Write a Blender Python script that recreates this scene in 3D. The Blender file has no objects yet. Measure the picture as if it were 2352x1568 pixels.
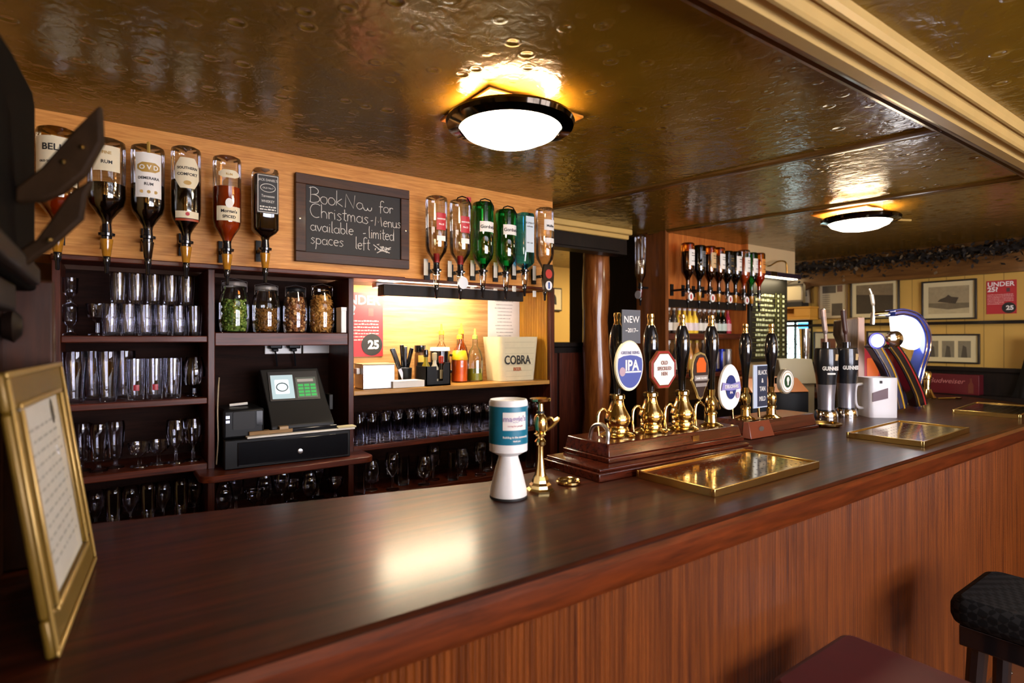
import bpy, math, random
from mathutils import Vector, Matrix
random.seed(7)
SC = bpy.context.scene
COL = SC.collection
PI = math.pi

# ---------------------------------------------------------------- camera, world, exposure
cam_d = bpy.data.cameras.new('camera'); cam = bpy.data.objects.new('camera', cam_d); COL.objects.link(cam)
cam.location = (0, 0, 1.5); cam.rotation_euler = (PI/2, 0, math.radians(-35.5))
cam_d.sensor_width = 36; cam_d.lens = 36*1300/2352; cam_d.shift_y = -8/2352
cam_d.clip_start = 0.02
cam_d.dof.use_dof = True; cam_d.dof.focus_distance = 2.1; cam_d.dof.aperture_fstop = 2.6
SC.camera = cam
w = bpy.data.worlds.new('world'); SC.world = w; w.use_nodes = True
w.node_tree.nodes['Background'].inputs[0].default_value = (.35, .32, .3, 1)
w.node_tree.nodes['Background'].inputs[1].default_value = .02
vs = SC.view_settings
vs.view_transform = 'Standard'; vs.look = 'None'; vs.gamma = 1; vs.exposure = 1.7
SC.cycles.transparent_max_bounces = 32; SC.cycles.max_bounces = 14; SC.cycles.transmission_bounces = 14
SC.cycles.sample_clamp_indirect = 6; SC.cycles.blur_glossy = .5
LAMP_E = 11; LAMP2_E = 9; WINDOW_E = 6.0; STRIP_E = 58; ROOM_E = 40; FILL_SCONCE_E = 12

# ---------------------------------------------------------------- materials
def srgb(h):
    h = h.lstrip('#'); v = [int(h[i:i+2], 16)/255 for i in (0, 2, 4)]
    return tuple(c/12.92 if c <= .04045 else ((c+.055)/1.055)**2.4 for c in v)
def nmat(name):
    m = bpy.data.materials.new(name); m.use_nodes = True
    nt = m.node_tree; return m, nt, nt.nodes['Principled BSDF']
def col4(c):
    if isinstance(c, str): c = srgb(c)
    return (*c, 1)
_mc = {}
def pm(name, c, rough=.5, metal=0, coat=0, var=0, scale=30, bump=0, emit=0, emitc=None, trans=0, spec=.5, sss=0):
    if name in _mc: return _mc[name]
    m, nt, b = nmat(name); I = b.inputs
    I['Base Color'].default_value = col4(c); I['Roughness'].default_value = rough; I['Metallic'].default_value = metal
    I['Coat Weight'].default_value = coat; I['Coat Roughness'].default_value = .08; I['Specular IOR Level'].default_value = spec
    I['Transmission Weight'].default_value = trans
    if emit: I['Emission Color'].default_value = col4(emitc or c); I['Emission Strength'].default_value = emit
    if var or bump:
        N = nt.nodes; L = nt.links
        tc = N.new('ShaderNodeTexCoord'); n = N.new('ShaderNodeTexNoise'); n.inputs['Scale'].default_value = scale; n.inputs['Detail'].default_value = 5
        L.new(tc.outputs['Object'], n.inputs['Vector'])
        if var:
            mx = N.new('ShaderNodeMix'); mx.data_type = 'RGBA'
            cc = col4(c); mx.inputs[6].default_value = tuple(x*(1-var) for x in cc[:3])+(1,); mx.inputs[7].default_value = tuple(min(1, x*(1+var)) for x in cc[:3])+(1,)
            L.new(n.outputs['Fac'], mx.inputs[0]); L.new(mx.outputs[2], I['Base Color'])
        if bump:
            bp = N.new('ShaderNodeBump'); bp.inputs['Strength'].default_value = bump; bp.inputs['Distance'].default_value = .01
            L.new(n.outputs['Fac'], bp.inputs['Height']); L.new(bp.outputs[0], I['Normal'])
    _mc[name] = m; return m
def wood(name, dark, light, axis=0, scale=8, stretch=14, rough=.35, coat=.2, bump=.05, coatr=.12, rv=0, mott=0, spec=.22):
    if name in _mc: return _mc[name]
    m, nt, b = nmat(name); N = nt.nodes; L = nt.links; I = b.inputs
    tc = N.new('ShaderNodeTexCoord'); mp = N.new('ShaderNodeMapping')
    s = [scale*stretch]*3; s[axis] = scale; mp.inputs['Scale'].default_value = s
    n = N.new('ShaderNodeTexNoise'); n.inputs['Scale'].default_value = 1; n.inputs['Detail'].default_value = 8; n.inputs['Roughness'].default_value = .65; n.inputs['Distortion'].default_value = .4
    r = N.new('ShaderNodeValToRGB'); r.color_ramp.elements[0].position = .3; r.color_ramp.elements[1].position = .72
    r.color_ramp.elements[0].color = col4(dark); r.color_ramp.elements[1].color = col4(light)
    L.new(tc.outputs['Object'], mp.inputs[0]); L.new(mp.outputs[0], n.inputs['Vector']); L.new(n.outputs['Fac'], r.inputs[0])
    out = r.outputs[0]
    if mott:
        n3 = N.new('ShaderNodeTexNoise'); n3.inputs['Scale'].default_value = 5; n3.inputs['Detail'].default_value = 4
        L.new(tc.outputs['Object'], n3.inputs['Vector'])
        mx = N.new('ShaderNodeMix'); mx.data_type = 'RGBA'; mx.blend_type = 'MULTIPLY'; mx.inputs[0].default_value = mott
        L.new(out, mx.inputs[6]); L.new(n3.outputs['Color'], mx.inputs[7]); out = mx.outputs[2]
    L.new(out, I['Base Color'])
    I['Roughness'].default_value = rough; I['Coat Weight'].default_value = coat; I['Coat Roughness'].default_value = coatr
    I['Specular IOR Level'].default_value = spec
    if rv:
        n2 = N.new('ShaderNodeTexNoise'); n2.inputs['Scale'].default_value = 9; n2.inputs['Detail'].default_value = 6
        L.new(tc.outputs['Object'], n2.inputs['Vector'])
        mr = N.new('ShaderNodeMapRange'); mr.inputs['From Min'].default_value = .35; mr.inputs['From Max'].default_value = .7
        mr.inputs['To Min'].default_value = max(.02, coatr-rv); mr.inputs['To Max'].default_value = coatr+rv
        L.new(n2.outputs['Fac'], mr.inputs['Value']); L.new(mr.outputs[0], I['Coat Roughness'])
    bp = N.new('ShaderNodeBump'); bp.inputs['Strength'].default_value = bump; bp.inputs['Distance'].default_value = .004
    L.new(n.outputs['Fac'], bp.inputs['Height']); L.new(bp.outputs[0], I['Normal'])
    _mc[name] = m; return m
def thin(name, tint=(1, 1, 1), edge=.25, base=.04, rough=.02):
    """thin clear glass: sees through, mirrors more at grazing angles"""
    if name in _mc: return _mc[name]
    m, nt, b = nmat(name); N = nt.nodes; L = nt.links; N.remove(b)
    tr = N.new('ShaderNodeBsdfTransparent'); tr.inputs[0].default_value = col4(tint)
    gl = N.new('ShaderNodeBsdfGlossy'); gl.inputs['Roughness'].default_value = rough; gl.inputs[0].default_value = (.95, .95, 1, 1)
    lw = N.new('ShaderNodeLayerWeight'); lw.inputs[0].default_value = edge
    mr = N.new('ShaderNodeMapRange'); mr.inputs['To Min'].default_value = base; mr.inputs['To Max'].default_value = .9
    mx = N.new('ShaderNodeMixShader')
    L.new(lw.outputs['Fresnel'], mr.inputs['Value']); L.new(mr.outputs[0], mx.inputs[0]); L.new(tr.outputs[0], mx.inputs[1]); L.new(gl.outputs[0], mx.inputs[2])
    L.new(mx.outputs[0], N['Material Output'].inputs[0]); _mc[name] = m; return m
def glass(name, c=(1, 1, 1), rough=0, ior=1.45):
    if name in _mc: return _mc[name]
    m, nt, b = nmat(name); I = b.inputs
    I['Base Color'].default_value = col4(c); I['Transmission Weight'].default_value = 1; I['Roughness'].default_value = rough; I['IOR'].default_value = ior
    _mc[name] = m; return m
def emis(name, c, s):
    if name in _mc: return _mc[name]
    m, nt, b = nmat(name); I = b.inputs
    I['Base Color'].default_value = col4(c); I['Emission Color'].default_value = col4(c); I['Emission Strength'].default_value = s
    _mc[name] = m; return m

BRASS = pm('brass', (.8, .6, .26), .15, 1, var=.12, scale=20)
BRASSD = pm('brass_worn', (.68, .48, .17), .22, 1, var=.25, scale=12)
CHROME = pm('chrome', (.75, .74, .76), .1, 1)
STEEL = pm('steel', (.55, .54, .56), .32, 1, var=.1)
BLACK = pm('black_gloss', (.006, .006, .008), .12, coat=.6)
BLACKM = pm('black_plastic', (.008, .008, .009), .4, var=.2, spec=.2)
DGREY = pm('dark_grey_plastic', (.014, .013, .013), .45, spec=.25)
WHITE = pm('white_plastic', (.8, .78, .76), .35)
PAPER = pm('paper', (.75, .72, .68), .8, var=.06)
CREAM = pm('cream_paint', '#c9a55c', .5, var=.1, scale=6, bump=.05)
RED = pm('red_print', '#b3242e', .5)
PRW = pm('white_print', (.85, .83, .82), .6)
PRB = pm('black_print', (.015, .014, .014), .6)
PRG = pm('gold_print', '#b08a3c', .45)
LAB = pm('label_cream', '#dfd2b0', .6, var=.05)
LABW = pm('label_white', '#e8e4dc', .6, var=.04)
GLASS = glass('clear_glass', (.96, .97, .97))
THIN = thin('thin_glass', (.93, .94, .93))
THING = thin('green_glass', (.06, .45, .16), base=.06)
THINDG = thin('dark_green_glass', (.015, .06, .03), base=.06)
THINB = thin('blue_glass', (.22, .74, 1), base=.06)
THINA = thin('amber_glass', (.85, .45, .1), base=.05)
SHELF_W = wood('shelf_mahogany', '#2a0e08', '#6a2d16', 0, 5, 16, .4, .1)
UPR_W = wood('upright_mahogany', '#280d07', '#602915', 2, 5, 16, .4, .1)
BACKING = wood('shelf_backing', '#140805', '#2d160d', 0, 5, 12, .7, 0, spec=.1)
BOARD_W = wood('board_oak', '#b57030', '#e4a456', 0, 9, 16, .5, .1, bump=.04)
TOP_W = wood('counter_mahogany', '#1c0702', '#552008', 0, 3.5, 13, .5, .32, bump=.03, coatr=.2, rv=0, mott=.4)
TOP_W.node_tree.nodes['Principled BSDF'].inputs['Specular IOR Level'].default_value = .12
EDGE_W = wood('counter_edge', '#381504', '#6c2e0e', 0, 6, 12, .35, .4, bump=.05)
REED_W = wood('reeded_panel', '#3c1703', '#7c3f11', 2, 1.6, 40, .42, .25, bump=.04)
DARK_W = wood('dark_wood', '#090402', '#1c0e06', 2, 5, 10, .55, .04)
PLINTH_W = wood('plinth_mahogany', '#260b05', '#5c2413', 0, 6, 12, .25, .6)
COL_W = wood('column_wood', '#5a2a0c', '#a5602a', 2, 4, 10, .25, .8)
ORANGE_W = wood('orange_board', '#9c501c', '#cf7c38', 2, 4, 12, .5, .1)

# ---------------------------------------------------------------- mesh building
class M:
    def __init__(s): s.v = []; s.f = []
    def add(s, vs, fs, mat=None):
        o = len(s.v)
        s.v += [tuple(mat @ Vector(p)) if mat else tuple(p) for p in vs]
        s.f += [tuple(i+o for i in f) for f in fs]; return s
    def box(s, x0, x1, y0, y1, z0, z1, mat=None):
        vs = [(x0,y0,z0),(x1,y0,z0),(x1,y1,z0),(x0,y1,z0),(x0,y0,z1),(x1,y0,z1),(x1,y1,z1),(x0,y1,z1)]
        return s.add(vs, [(3,2,1,0),(4,5,6,7),(0,1,5,4),(1,2,6,5),(2,3,7,6),(3,0,4,7)], mat)
    def lathe(s, prof, c=(0,0,0), seg=24, mat=None, caps=True):
        vs = []; fs = []; n = len(prof)
        for k in range(seg):
            a = 2*PI*k/seg
            for r, z in prof: vs.append((c[0]+r*math.cos(a), c[1]+r*math.sin(a), c[2]+z))
        for k in range(seg):
            k2 = (k+1) % seg
            for i in range(n-1): fs.append((k*n+i, k2*n+i, k2*n+i+1, k*n+i+1))
        if caps:
            if prof[0][0] > 1e-5: fs.append(tuple(k*n for k in reversed(range(seg))))
            if prof[-1][0] > 1e-5: fs.append(tuple(k*n+n-1 for k in range(seg)))
        return s.add(vs, fs, mat)
    def prism(s, poly, h0, h1, mat=None):
        """polygon in local XY extruded from z=h0 to h1"""
        n = len(poly)
        vs = [(x, y, h0) for x, y in poly]+[(x, y, h1) for x, y in poly]
        fs = [tuple(reversed(range(n))), tuple(range(n, 2*n))]+[(i, (i+1) % n, n+(i+1) % n, n+i) for i in range(n)]
        return s.add(vs, fs, mat)
    def tube(s, pts, r, seg=8, caps=True):
        P = [Vector(p) for p in pts]; n = len(P); vs = []; fs = []
        R = r if isinstance(r, (list, tuple)) else [r]*n
        up = Vector((0, 0, 1)); prevx = None
        for i in range(n):
            t = (P[min(i+1, n-1)]-P[max(i-1, 0)]).normalized()
            x = (prevx - t*prevx.dot(t)) if prevx else t.cross(up if abs(t.z) < .9 else Vector((1, 0, 0)))
            if x.length < 1e-6: x = t.cross(Vector((0, 1, 0)))
            x.normalize(); prevx = x; y = t.cross(x)
            for k in range(seg):
                a = 2*PI*k/seg; vs.append(tuple(P[i]+(x*math.cos(a)+y*math.sin(a))*R[i]))
        for i in range(n-1):
            for k in range(seg):
                k2 = (k+1) % seg; fs.append((i*seg+k, i*seg+k2, (i+1)*seg+k2, (i+1)*seg+k))
        if caps: fs += [tuple(reversed(range(seg))), tuple(range((n-1)*seg, n*seg))]
        return s.add(vs, fs)
    def mesh(s, name, mat, smooth=35):
        me = bpy.data.meshes.new(name); me.from_pydata(s.v, [], s.f); me.validate(); me.update()
        if smooth:
            me.polygons.foreach_set('use_smooth', [True]*len(me.polygons)); me.set_sharp_from_angle(angle=math.radians(smooth))
        if mat: me.materials.append(mat)
        return me
XZ = Matrix(((1,0,0,0),(0,0,-1,0),(0,1,0,0),(0,0,0,1)))     # local XY polygon -> XZ plane, extrusion towards -Y
YZ = Matrix(((0,0,1,0),(1,0,0,0),(0,1,0,0),(0,0,0,1)))       # local XY polygon -> YZ plane, extrusion towards +X
def obj(name, m, mat=None, parent=None, loc=None, bev=0, rot=None, smooth=35, label=None):
    me = m if isinstance(m, bpy.types.Mesh) else m.mesh(name, mat, smooth)
    o = bpy.data.objects.new(name, me); COL.objects.link(o)
    if parent: o.parent = parent
    if loc: o.location = loc
    if rot: o.rotation_euler = rot
    if bev:
        b = o.modifiers.new('bevel', 'BEVEL'); b.width = bev; b.segments = 2; b.limit_method = 'ANGLE'; b.angle_limit = math.radians(40)
    if label: o['label'] = label
    return o
def tag(o, label, cat, group=None, kind=None):
    o['label'] = label; o['category'] = cat
    if group: o['group'] = group
    if kind: o['kind'] = kind
    return o
def T(name, label, cat, loc=(0,0,0), rz=0, group=None):
    o = bpy.data.objects.new(name, None); COL.objects.link(o); o.empty_display_size = .02
    o.location = loc; o.rotation_euler = (0, 0, rz); return tag(o, label, cat, group)
def S(name, m, mat, **k):
    o = obj(name, m, mat, **k); o['kind'] = 'structure'; return o
def dup(root, loc, label, rz=None, group=None):
    r = root.copy(); COL.objects.link(r); r.location = loc; r['label'] = label
    if rz is not None: r.rotation_euler = (0, 0, rz)
    if group: r['group'] = group
    for ch in list(root.children):
        c = ch.copy(); COL.objects.link(c); c.parent = r
        for g in list(ch.children):
            d = g.copy(); COL.objects.link(d); d.parent = c
    return r
def txt(parent, s, size, mat, loc=(0,0,0), rot=(PI/2,0,0), R=None, ext=.0004, align='CENTER', name='lettering', bold=0, sx=1, shear=0, arch=0):
    cu = bpy.data.curves.new('t', 'FONT'); cu.body = s; cu.size = size; cu.align_x = align; cu.extrude = ext; cu.offset = bold*size; cu.resolution_u = 3; cu.shear = shear
    o = bpy.data.objects.new('t', cu); COL.objects.link(o)
    me = bpy.data.meshes.new_from_object(o.evaluated_get(bpy.context.evaluated_depsgraph_get()))
    bpy.data.objects.remove(o); bpy.data.curves.remove(cu)
    for v in me.vertices:
        x, y, z = v.co; x *= sx
        y += arch*x*x
        v.co = ((R+z)*math.sin(x/R), -(R+z)*math.cos(x/R), y) if R else (x, y, z)
    me.materials.clear(); me.materials.append(mat)
    o = bpy.data.objects.new(name, me); COL.objects.link(o)
    if parent: o.parent = parent
    o.location = loc
    if not R: o.rotation_euler = rot
    return o
def patch(R, hw, z0, z1, shape='rect', n=12, t=.0006):
    """a thin curved label on a cylinder of radius R facing -Y; hw is half the arc in metres"""
    m = M(); nz = 10
    vs = []; fs = []
    for j in range(nz+1):
        q = j/nz; z = z0+(z1-z0)*q; w_ = hw
        if shape == 'oval': w_ = hw*math.sqrt(max(0.0004, 1-(2*q-1)**2))
        if shape == 'hex': w_ = hw*min(1, .55+1.6*min(q, 1-q))
        for i in range(n+1):
            a = (-w_+2*w_*i/n)/R; vs.append(((R+t)*math.sin(a), -(R+t)*math.cos(a), z))
    for j in range(nz):
        for i in range(n): fs.append((j*(n+1)+i, j*(n+1)+i+1, (j+1)*(n+1)+i+1, (j+1)*(n+1)+i))
    return m.add(vs, fs)
def ell(a, b, n=28, cx=0, cy=0, p=2):
    return [(cx+a*math.copysign(abs(math.cos(2*PI*k/n))**(2/p), math.cos(2*PI*k/n)), cy+b*math.copysign(abs(math.sin(2*PI*k/n))**(2/p), math.sin(2*PI*k/n))) for k in range(n)]
def rrect(x0, x1, y0, y1, r, n=4):
    P = []
    for cx, cy, a0 in ((x1-r, y1-r, 0), (x0+r, y1-r, 90), (x0+r, y0+r, 180), (x1-r, y0+r, 270)):
        for k in range(n+1):
            a = math.radians(a0+90*k/n); P.append((cx+r*math.cos(a), cy+r*math.sin(a)))
    return P
def curve(pts, n=8):
    """Catmull-Rom through the points"""
    P = [Vector(p) for p in pts]; P = [P[0]*2-P[1]]+P+[P[-1]*2-P[-2]]; out = []
    for i in range(1, len(P)-2):
        a, b, c, d = P[i-1:i+3]
        for k in range(n):
            t = k/n; out.append(.5*((2*b)+(c-a)*t+(2*a-5*b+4*c-d)*t*t+(3*b-a-3*c+d)*t**3))
    out.append(P[-2]); return out
def scrib(m, x0, x1, z, h, y, rnd, th=.0012):
    """an illegible line of small print as short dashes on an XZ plane"""
    x = x0
    while x < x1-.002:
        w_ = min(rnd.uniform(.6, 2.2)*h, x1-x); m.box(x, x+w_, y-th*.2, y, z, z+h*rnd.uniform(.55, .9)); x += w_+.35*h
    return m
ORD = ['first','second','third','fourth','fifth','sixth','seventh','eighth','ninth','tenth','eleventh','twelfth','thirteenth','fourteenth','fifteenth','sixteenth']
# ---------------------------------------------------------------- the room
def ceiling_mat():
    m, nt, b = nmat('embossed_ceiling'); N = nt.nodes; L = nt.links; I = b.inputs
    tc = N.new('ShaderNodeTexCoord'); v = N.new('ShaderNodeTexVoronoi'); v.inputs['Scale'].default_value = 15; v.inputs['Randomness'].default_value = .45
    L.new(tc.outputs['Object'], v.inputs['Vector'])
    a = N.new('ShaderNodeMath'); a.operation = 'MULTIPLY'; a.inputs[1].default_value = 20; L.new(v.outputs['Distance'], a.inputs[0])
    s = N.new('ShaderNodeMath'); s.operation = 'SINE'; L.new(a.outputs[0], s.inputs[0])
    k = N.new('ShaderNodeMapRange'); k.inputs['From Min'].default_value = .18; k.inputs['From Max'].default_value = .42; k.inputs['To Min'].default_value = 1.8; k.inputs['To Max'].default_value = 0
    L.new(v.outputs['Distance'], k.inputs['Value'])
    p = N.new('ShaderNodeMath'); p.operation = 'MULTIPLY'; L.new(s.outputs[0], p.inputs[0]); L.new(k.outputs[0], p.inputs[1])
    n = N.new('ShaderNodeTexNoise'); n.inputs['Scale'].default_value = 30; n.inputs['Detail'].default_value = 3; n.inputs['Distortion'].default_value = .6; L.new(tc.outputs['Object'], n.inputs['Vector'])
    n4 = N.new('ShaderNodeTexNoise'); n4.inputs['Scale'].default_value = 6; n4.inputs['Detail'].default_value = 2; L.new(tc.outputs['Object'], n4.inputs['Vector'])
    q = N.new('ShaderNodeMath'); q.operation = 'MULTIPLY_ADD'; q.inputs[1].default_value = .9; L.new(n.outputs['Fac'], q.inputs[0]); L.new(p.outputs[0], q.inputs[2])
    q2 = N.new('ShaderNodeMath'); q2.operation = 'MULTIPLY_ADD'; q2.inputs[1].default_value = 2; L.new(n4.outputs['Fac'], q2.inputs[0]); L.new(q.outputs[0], q2.inputs[2])
    bp = N.new('ShaderNodeBump'); bp.inputs['Strength'].default_value = .85; bp.inputs['Distance'].default_value = .003
    L.new(q2.outputs[0], bp.inputs['Height']); L.new(bp.outputs[0], I['Normal'])
    r = N.new('ShaderNodeValToRGB'); r.color_ramp.elements[0].color = col4('#64490f'); r.color_ramp.elements[1].color = col4('#80601b')
    L.new(n4.outputs['Fac'], r.inputs[0])
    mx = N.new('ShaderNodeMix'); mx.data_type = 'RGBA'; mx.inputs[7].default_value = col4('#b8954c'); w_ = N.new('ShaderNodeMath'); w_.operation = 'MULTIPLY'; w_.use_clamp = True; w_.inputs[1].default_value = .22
    L.new(p.outputs[0], w_.inputs[0]); L.new(w_.outputs[0], mx.inputs[0]); L.new(r.outputs[0], mx.inputs[6]); L.new(mx.outputs[2], I['Base Color'])  # rings coloured paler: highlights of the embossing painted into the base colour
    I['Roughness'].default_value = .19; I['Specular IOR Level'].default_value = .6
    return m
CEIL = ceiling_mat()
Z = 2.185
WALLY = pm('wall_cream', '#c8a257', .6, var=.08, scale=3)
def boards_mat(name, c, axis, freq=9):
    """painted matchboard: fine vertical joints"""
    m, nt, b = nmat(name); N = nt.nodes; L = nt.links; I = b.inputs
    tc = N.new('ShaderNodeTexCoord'); sp = N.new('ShaderNodeSeparateXYZ'); L.new(tc.outputs['Object'], sp.inputs[0])
    a = N.new('ShaderNodeMath'); a.operation = 'MULTIPLY'; a.inputs[1].default_value = freq; L.new(sp.outputs[axis], a.inputs[0])
    f = N.new('ShaderNodeMath'); f.operation = 'FRACT'; L.new(a.outputs[0], f.inputs[0])
    g = N.new('ShaderNodeMath'); g.operation = 'GREATER_THAN'; g.inputs[1].default_value = .05; L.new(f.outputs[0], g.inputs[0])
    mx = N.new('ShaderNodeMix'); mx.data_type = 'RGBA'; cc = col4(c); mx.inputs[6].default_value = tuple(x*.6 for x in cc[:3])+(1,); mx.inputs[7].default_value = cc
    L.new(g.outputs[0], mx.inputs[0]); L.new(mx.outputs[2], I['Base Color']); I['Roughness'].default_value = .5
    bp = N.new('ShaderNodeBump'); bp.inputs['Distance'].default_value = .004; L.new(g.outputs[0], bp.inputs['Height']); L.new(bp.outputs[0], I['Normal'])
    return m
FARW = boards_mat('cream_matchboard', '#c49c4a', 1)
S('floor', M().box(-1.8, 5.3, -2.1, 4.3, -.05, 0), pm('dark_carpet', '#6b3f24', .6, var=.3, scale=6))
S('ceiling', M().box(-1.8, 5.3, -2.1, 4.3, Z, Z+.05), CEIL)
S('wall_left', M().box(-1.85, -1.8, -2.1, 4.3, 0, Z), WALLY)
S('wall_right', M().box(5.1, 5.15, -2.1, 4.3, 0, Z), FARW)
WX = ((.5, 1.75), (1.9, 3.15)); WY = -2.0
wf = M().box(-1.8, .5, WY-.05, WY, 0, Z).box(1.75, 1.9, WY-.05, WY, 0, Z).box(3.15, 5.1, WY-.05, WY, 0, Z)
for x0, x1 in WX: wf.box(x0, x1, WY-.05, WY, 0, .9).box(x0, x1, WY-.05, WY, 2.05, Z)
S('wall_front', wf, WALLY)
DAY = emis('daylit_pane', (.9, .9, 1), WINDOW_E)
for i, (x0, x1) in enumerate(WX):
    o = S('window_%d' % (i+2), M().box(x0, x1, WY-.045, WY-.035, .9, 2.05), DAY)
    f = M()
    for k in range(3): f.box(x0+(x1-x0-.03)/2*k, x0+(x1-x0-.03)/2*k+.03, WY-.035, WY, .9, 2.05)
    for k in range(3): f.box(x0, x1, WY-.033, WY-.005, .9+.56*k, .93+.56*k)
    obj('glazing_bars', f, DARK_W, o)
S('wall_back', M().box(-1.8, 1.82, 2.2, 2.5, 1.752, Z), BOARD_W)
S('wall_alcove', M().box(-1.8, 1.82, 2.46, 2.5, 0, 1.752), pm('alcove_plaster', '#5a3a28', .7))
S('wall_rear', M().box(-1.8, 5.1, 4.2, 4.25, 0, Z), pm('rear_cream', '#d3b064', .6, var=.06, scale=3))
# door opening beside the back bar: cream cornice, dark header, side walls
S('trim_cornice', M().box(1.82, 2.7, 2.5, 2.62, 2.125, Z).box(1.82, 2.7, 2.47, 2.5, 2.15, Z), CREAM, bev=.006)
S('trim_header', M().box(1.82, 2.7, 2.52, 2.62, 2.03, 2.125).box(1.82, 2.62, 2.505, 2.52, 2.045, 2.11), DARK_W)
S('wall_passage', M().box(2.9, 2.96, 2.6, 3.3, 0, Z), DARK_W)
S('wall_pier', M().box(3.8, 4.3, 2.36, 2.62, 0, 1.965).box(3.8, 4.45, 2.36, 2.62, 1.965, Z), pm('pier_cream', '#cdb184', .55, var=.06, scale=5))
S('trim_passage', M().box(2.0, 2.9, 4.15, 4.2, 1.6, 1.66), DARK_W)
# far wall: header board under the ceiling, dado rail, dark wainscot
S('trim_far_header', M().box(5.04, 5.1, -.6, 4.2, 1.955, Z), wood('header_board', '#4c3014', '#7d5426', 1, 3, 10, .5, .1))
S('trim_far_rail', M().box(5.045, 5.1, -.6, 4.2, 1.6, 1.622), DARK_W)
S('trim_wainscot', M().box(5.03, 5.1, -2.0, 4.2, 0, 1.265).box(5.0, 5.1, -2.0, 4.2, 1.265, 1.29), DARK_W)
# ceiling casing over the counter front: dark mouldings then cream ones
def run(prof, p0, p1):
    m = M(); n = len(prof); vs = []
    d = Vector((p1[0]-p0[0], p1[1]-p0[1], 0)).normalized(); nrm = Vector((-d.y, d.x, 0))
    for p in (p0, p1):
        for a, h in prof: vs.append((p[0]+nrm.x*a, p[1]+nrm.y*a, Z-h))
    m.add(vs, [(i, i+n, (i+1) % n+n, (i+1) % n) for i in range(n)]+[tuple(range(n)), tuple(reversed(range(n, 2*n)))]); return m
A, B = (-1.8, .77), (5.05, .66)
S('trim_casing_dark', run([(0, 0), (0, .01), (-.012, .014), (-.016, .006), (-.03, .006), (-.034, .022), (-.05, .026), (-.056, .018), (-.066, .018), (-.07, .05), (-.082, .055), (-.086, 0)], A, B), wood('casing_brown', '#4a3016', '#7a5630', 0, 4, 10, .3, .3), smooth=0)
S('trim_casing_cream', run([(-.086, 0), (-.086, .06), (-.116, .062), (-.118, .048), (-.132, .044), (-.136, .05), (-.142, .056), (-.15, .056), (-.156, .05), (-.158, .03), (-.166, .024), (-.17, .03), (-.178, .03), (-.184, .018), (-.186, 0)], A, B), pm('casing_cream', '#ab8d54', .38, var=.12, scale=12, bump=.1), smooth=0)
BAT = wood('ceiling_batten', '#4f3312', '#6c4a1c', 1, 4, 10, .25, .3)
for i, (a, b) in enumerate((((1.9, 2.3), (2.215, .69)), ((2.9, 2.5), (3.18, .67)))):
    S('trim_batten_%d' % (i+1), run([(-.035, 0), (-.033, .008), (-.02, .012), (.02, .012), (.033, .008), (.035, 0)], a, b), BAT)

# ---------------------------------------------------------------- bar counter
outer = [(-.9, .75), (3.7, .75)]+[tuple(p)[:2] for p in curve([(3.9, .755, 0), (4.3, .85, 0), (4.62, 1.08, 0), (4.82, 1.42, 0), (4.88, 1.9, 0), (4.88, 2.34, 0)], 6)]
inner = [(4.3, 2.34), (4.28, 1.9), (4.2, 1.6), (4.0, 1.47), (3.6, 1.44), (2.0, 1.43), (1.16, 1.36), (.86, 1.335), (-.03, 1.53), (-.9, 1.6)]
bar = T('bar_counter', 'long polished mahogany bar counter with reeded front panel', 'bar counter', (1.5, 1.1, 0))
off = (-1.5, -1.1, 0)
obj('worktop', M().prism(outer+inner, 1.045, 1.1), TOP_W, bar, off, bev=.012)
nose = M()
def offset(P, d):
    out = []
    for i, p in enumerate(P):
        a, b = P[max(i-1, 0)], P[min(i+1, len(P)-1)]; t = Vector((b[0]-a[0], b[1]-a[1])).normalized(); out.append((p[0]-t.y*d, p[1]+t.x*d))
    return out
sec = [(-.004, 1.096), (-.012, 1.085), (-.012, 1.045), (-.004, 1.032), (.03, 1.03), (.03, 1.04)]
vs = []; fs = []; n = len(sec)
rows = [offset(outer, a) for a, z in sec]
for i in range(len(outer)):
    for k in range(n): vs.append((*rows[k][i], sec[k][1]))
for i in range(len(outer)-1):
    for k in range(n-1): fs.append((i*n+k, (i+1)*n+k, (i+1)*n+k+1, i*n+k+1))
obj('edge_moulding', nose.add(vs, fs), EDGE_W, bar, off)
path = offset(outer, .05); reed = []; acc = 0; step = .0022
for i in range(len(path)-1):
    a, b = Vector(path[i]), Vector(path[i+1]); l = (b-a).length; t = (b-a)/l; nr = Vector((t.y, -t.x)); k = int(l/step)
    for j in range(k):
        p = a+t*(l*j/k); q = acc+l*j/k
        h = .0045*abs(math.sin(PI*q/.0132))
        reed.append(p+nr*h)
    acc += l
vs = [(p.x, p.y, z) for p in reed for z in (.02, 1.046)]
obj('front_panel', M().add(vs, [(2*i, 2*i+2, 2*i+3, 2*i+1) for i in range(len(reed)-1)]), REED_W, bar, off, smooth=80)
ci = [(p[0], p[1]-.08) if p[0] < 4.1 else (p[0]+.1, p[1]) for p in inner]
obj('carcass', M().prism(offset(outer, .075)+ci, 0, 1.045), DARK_W, bar, off, smooth=0)

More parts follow.
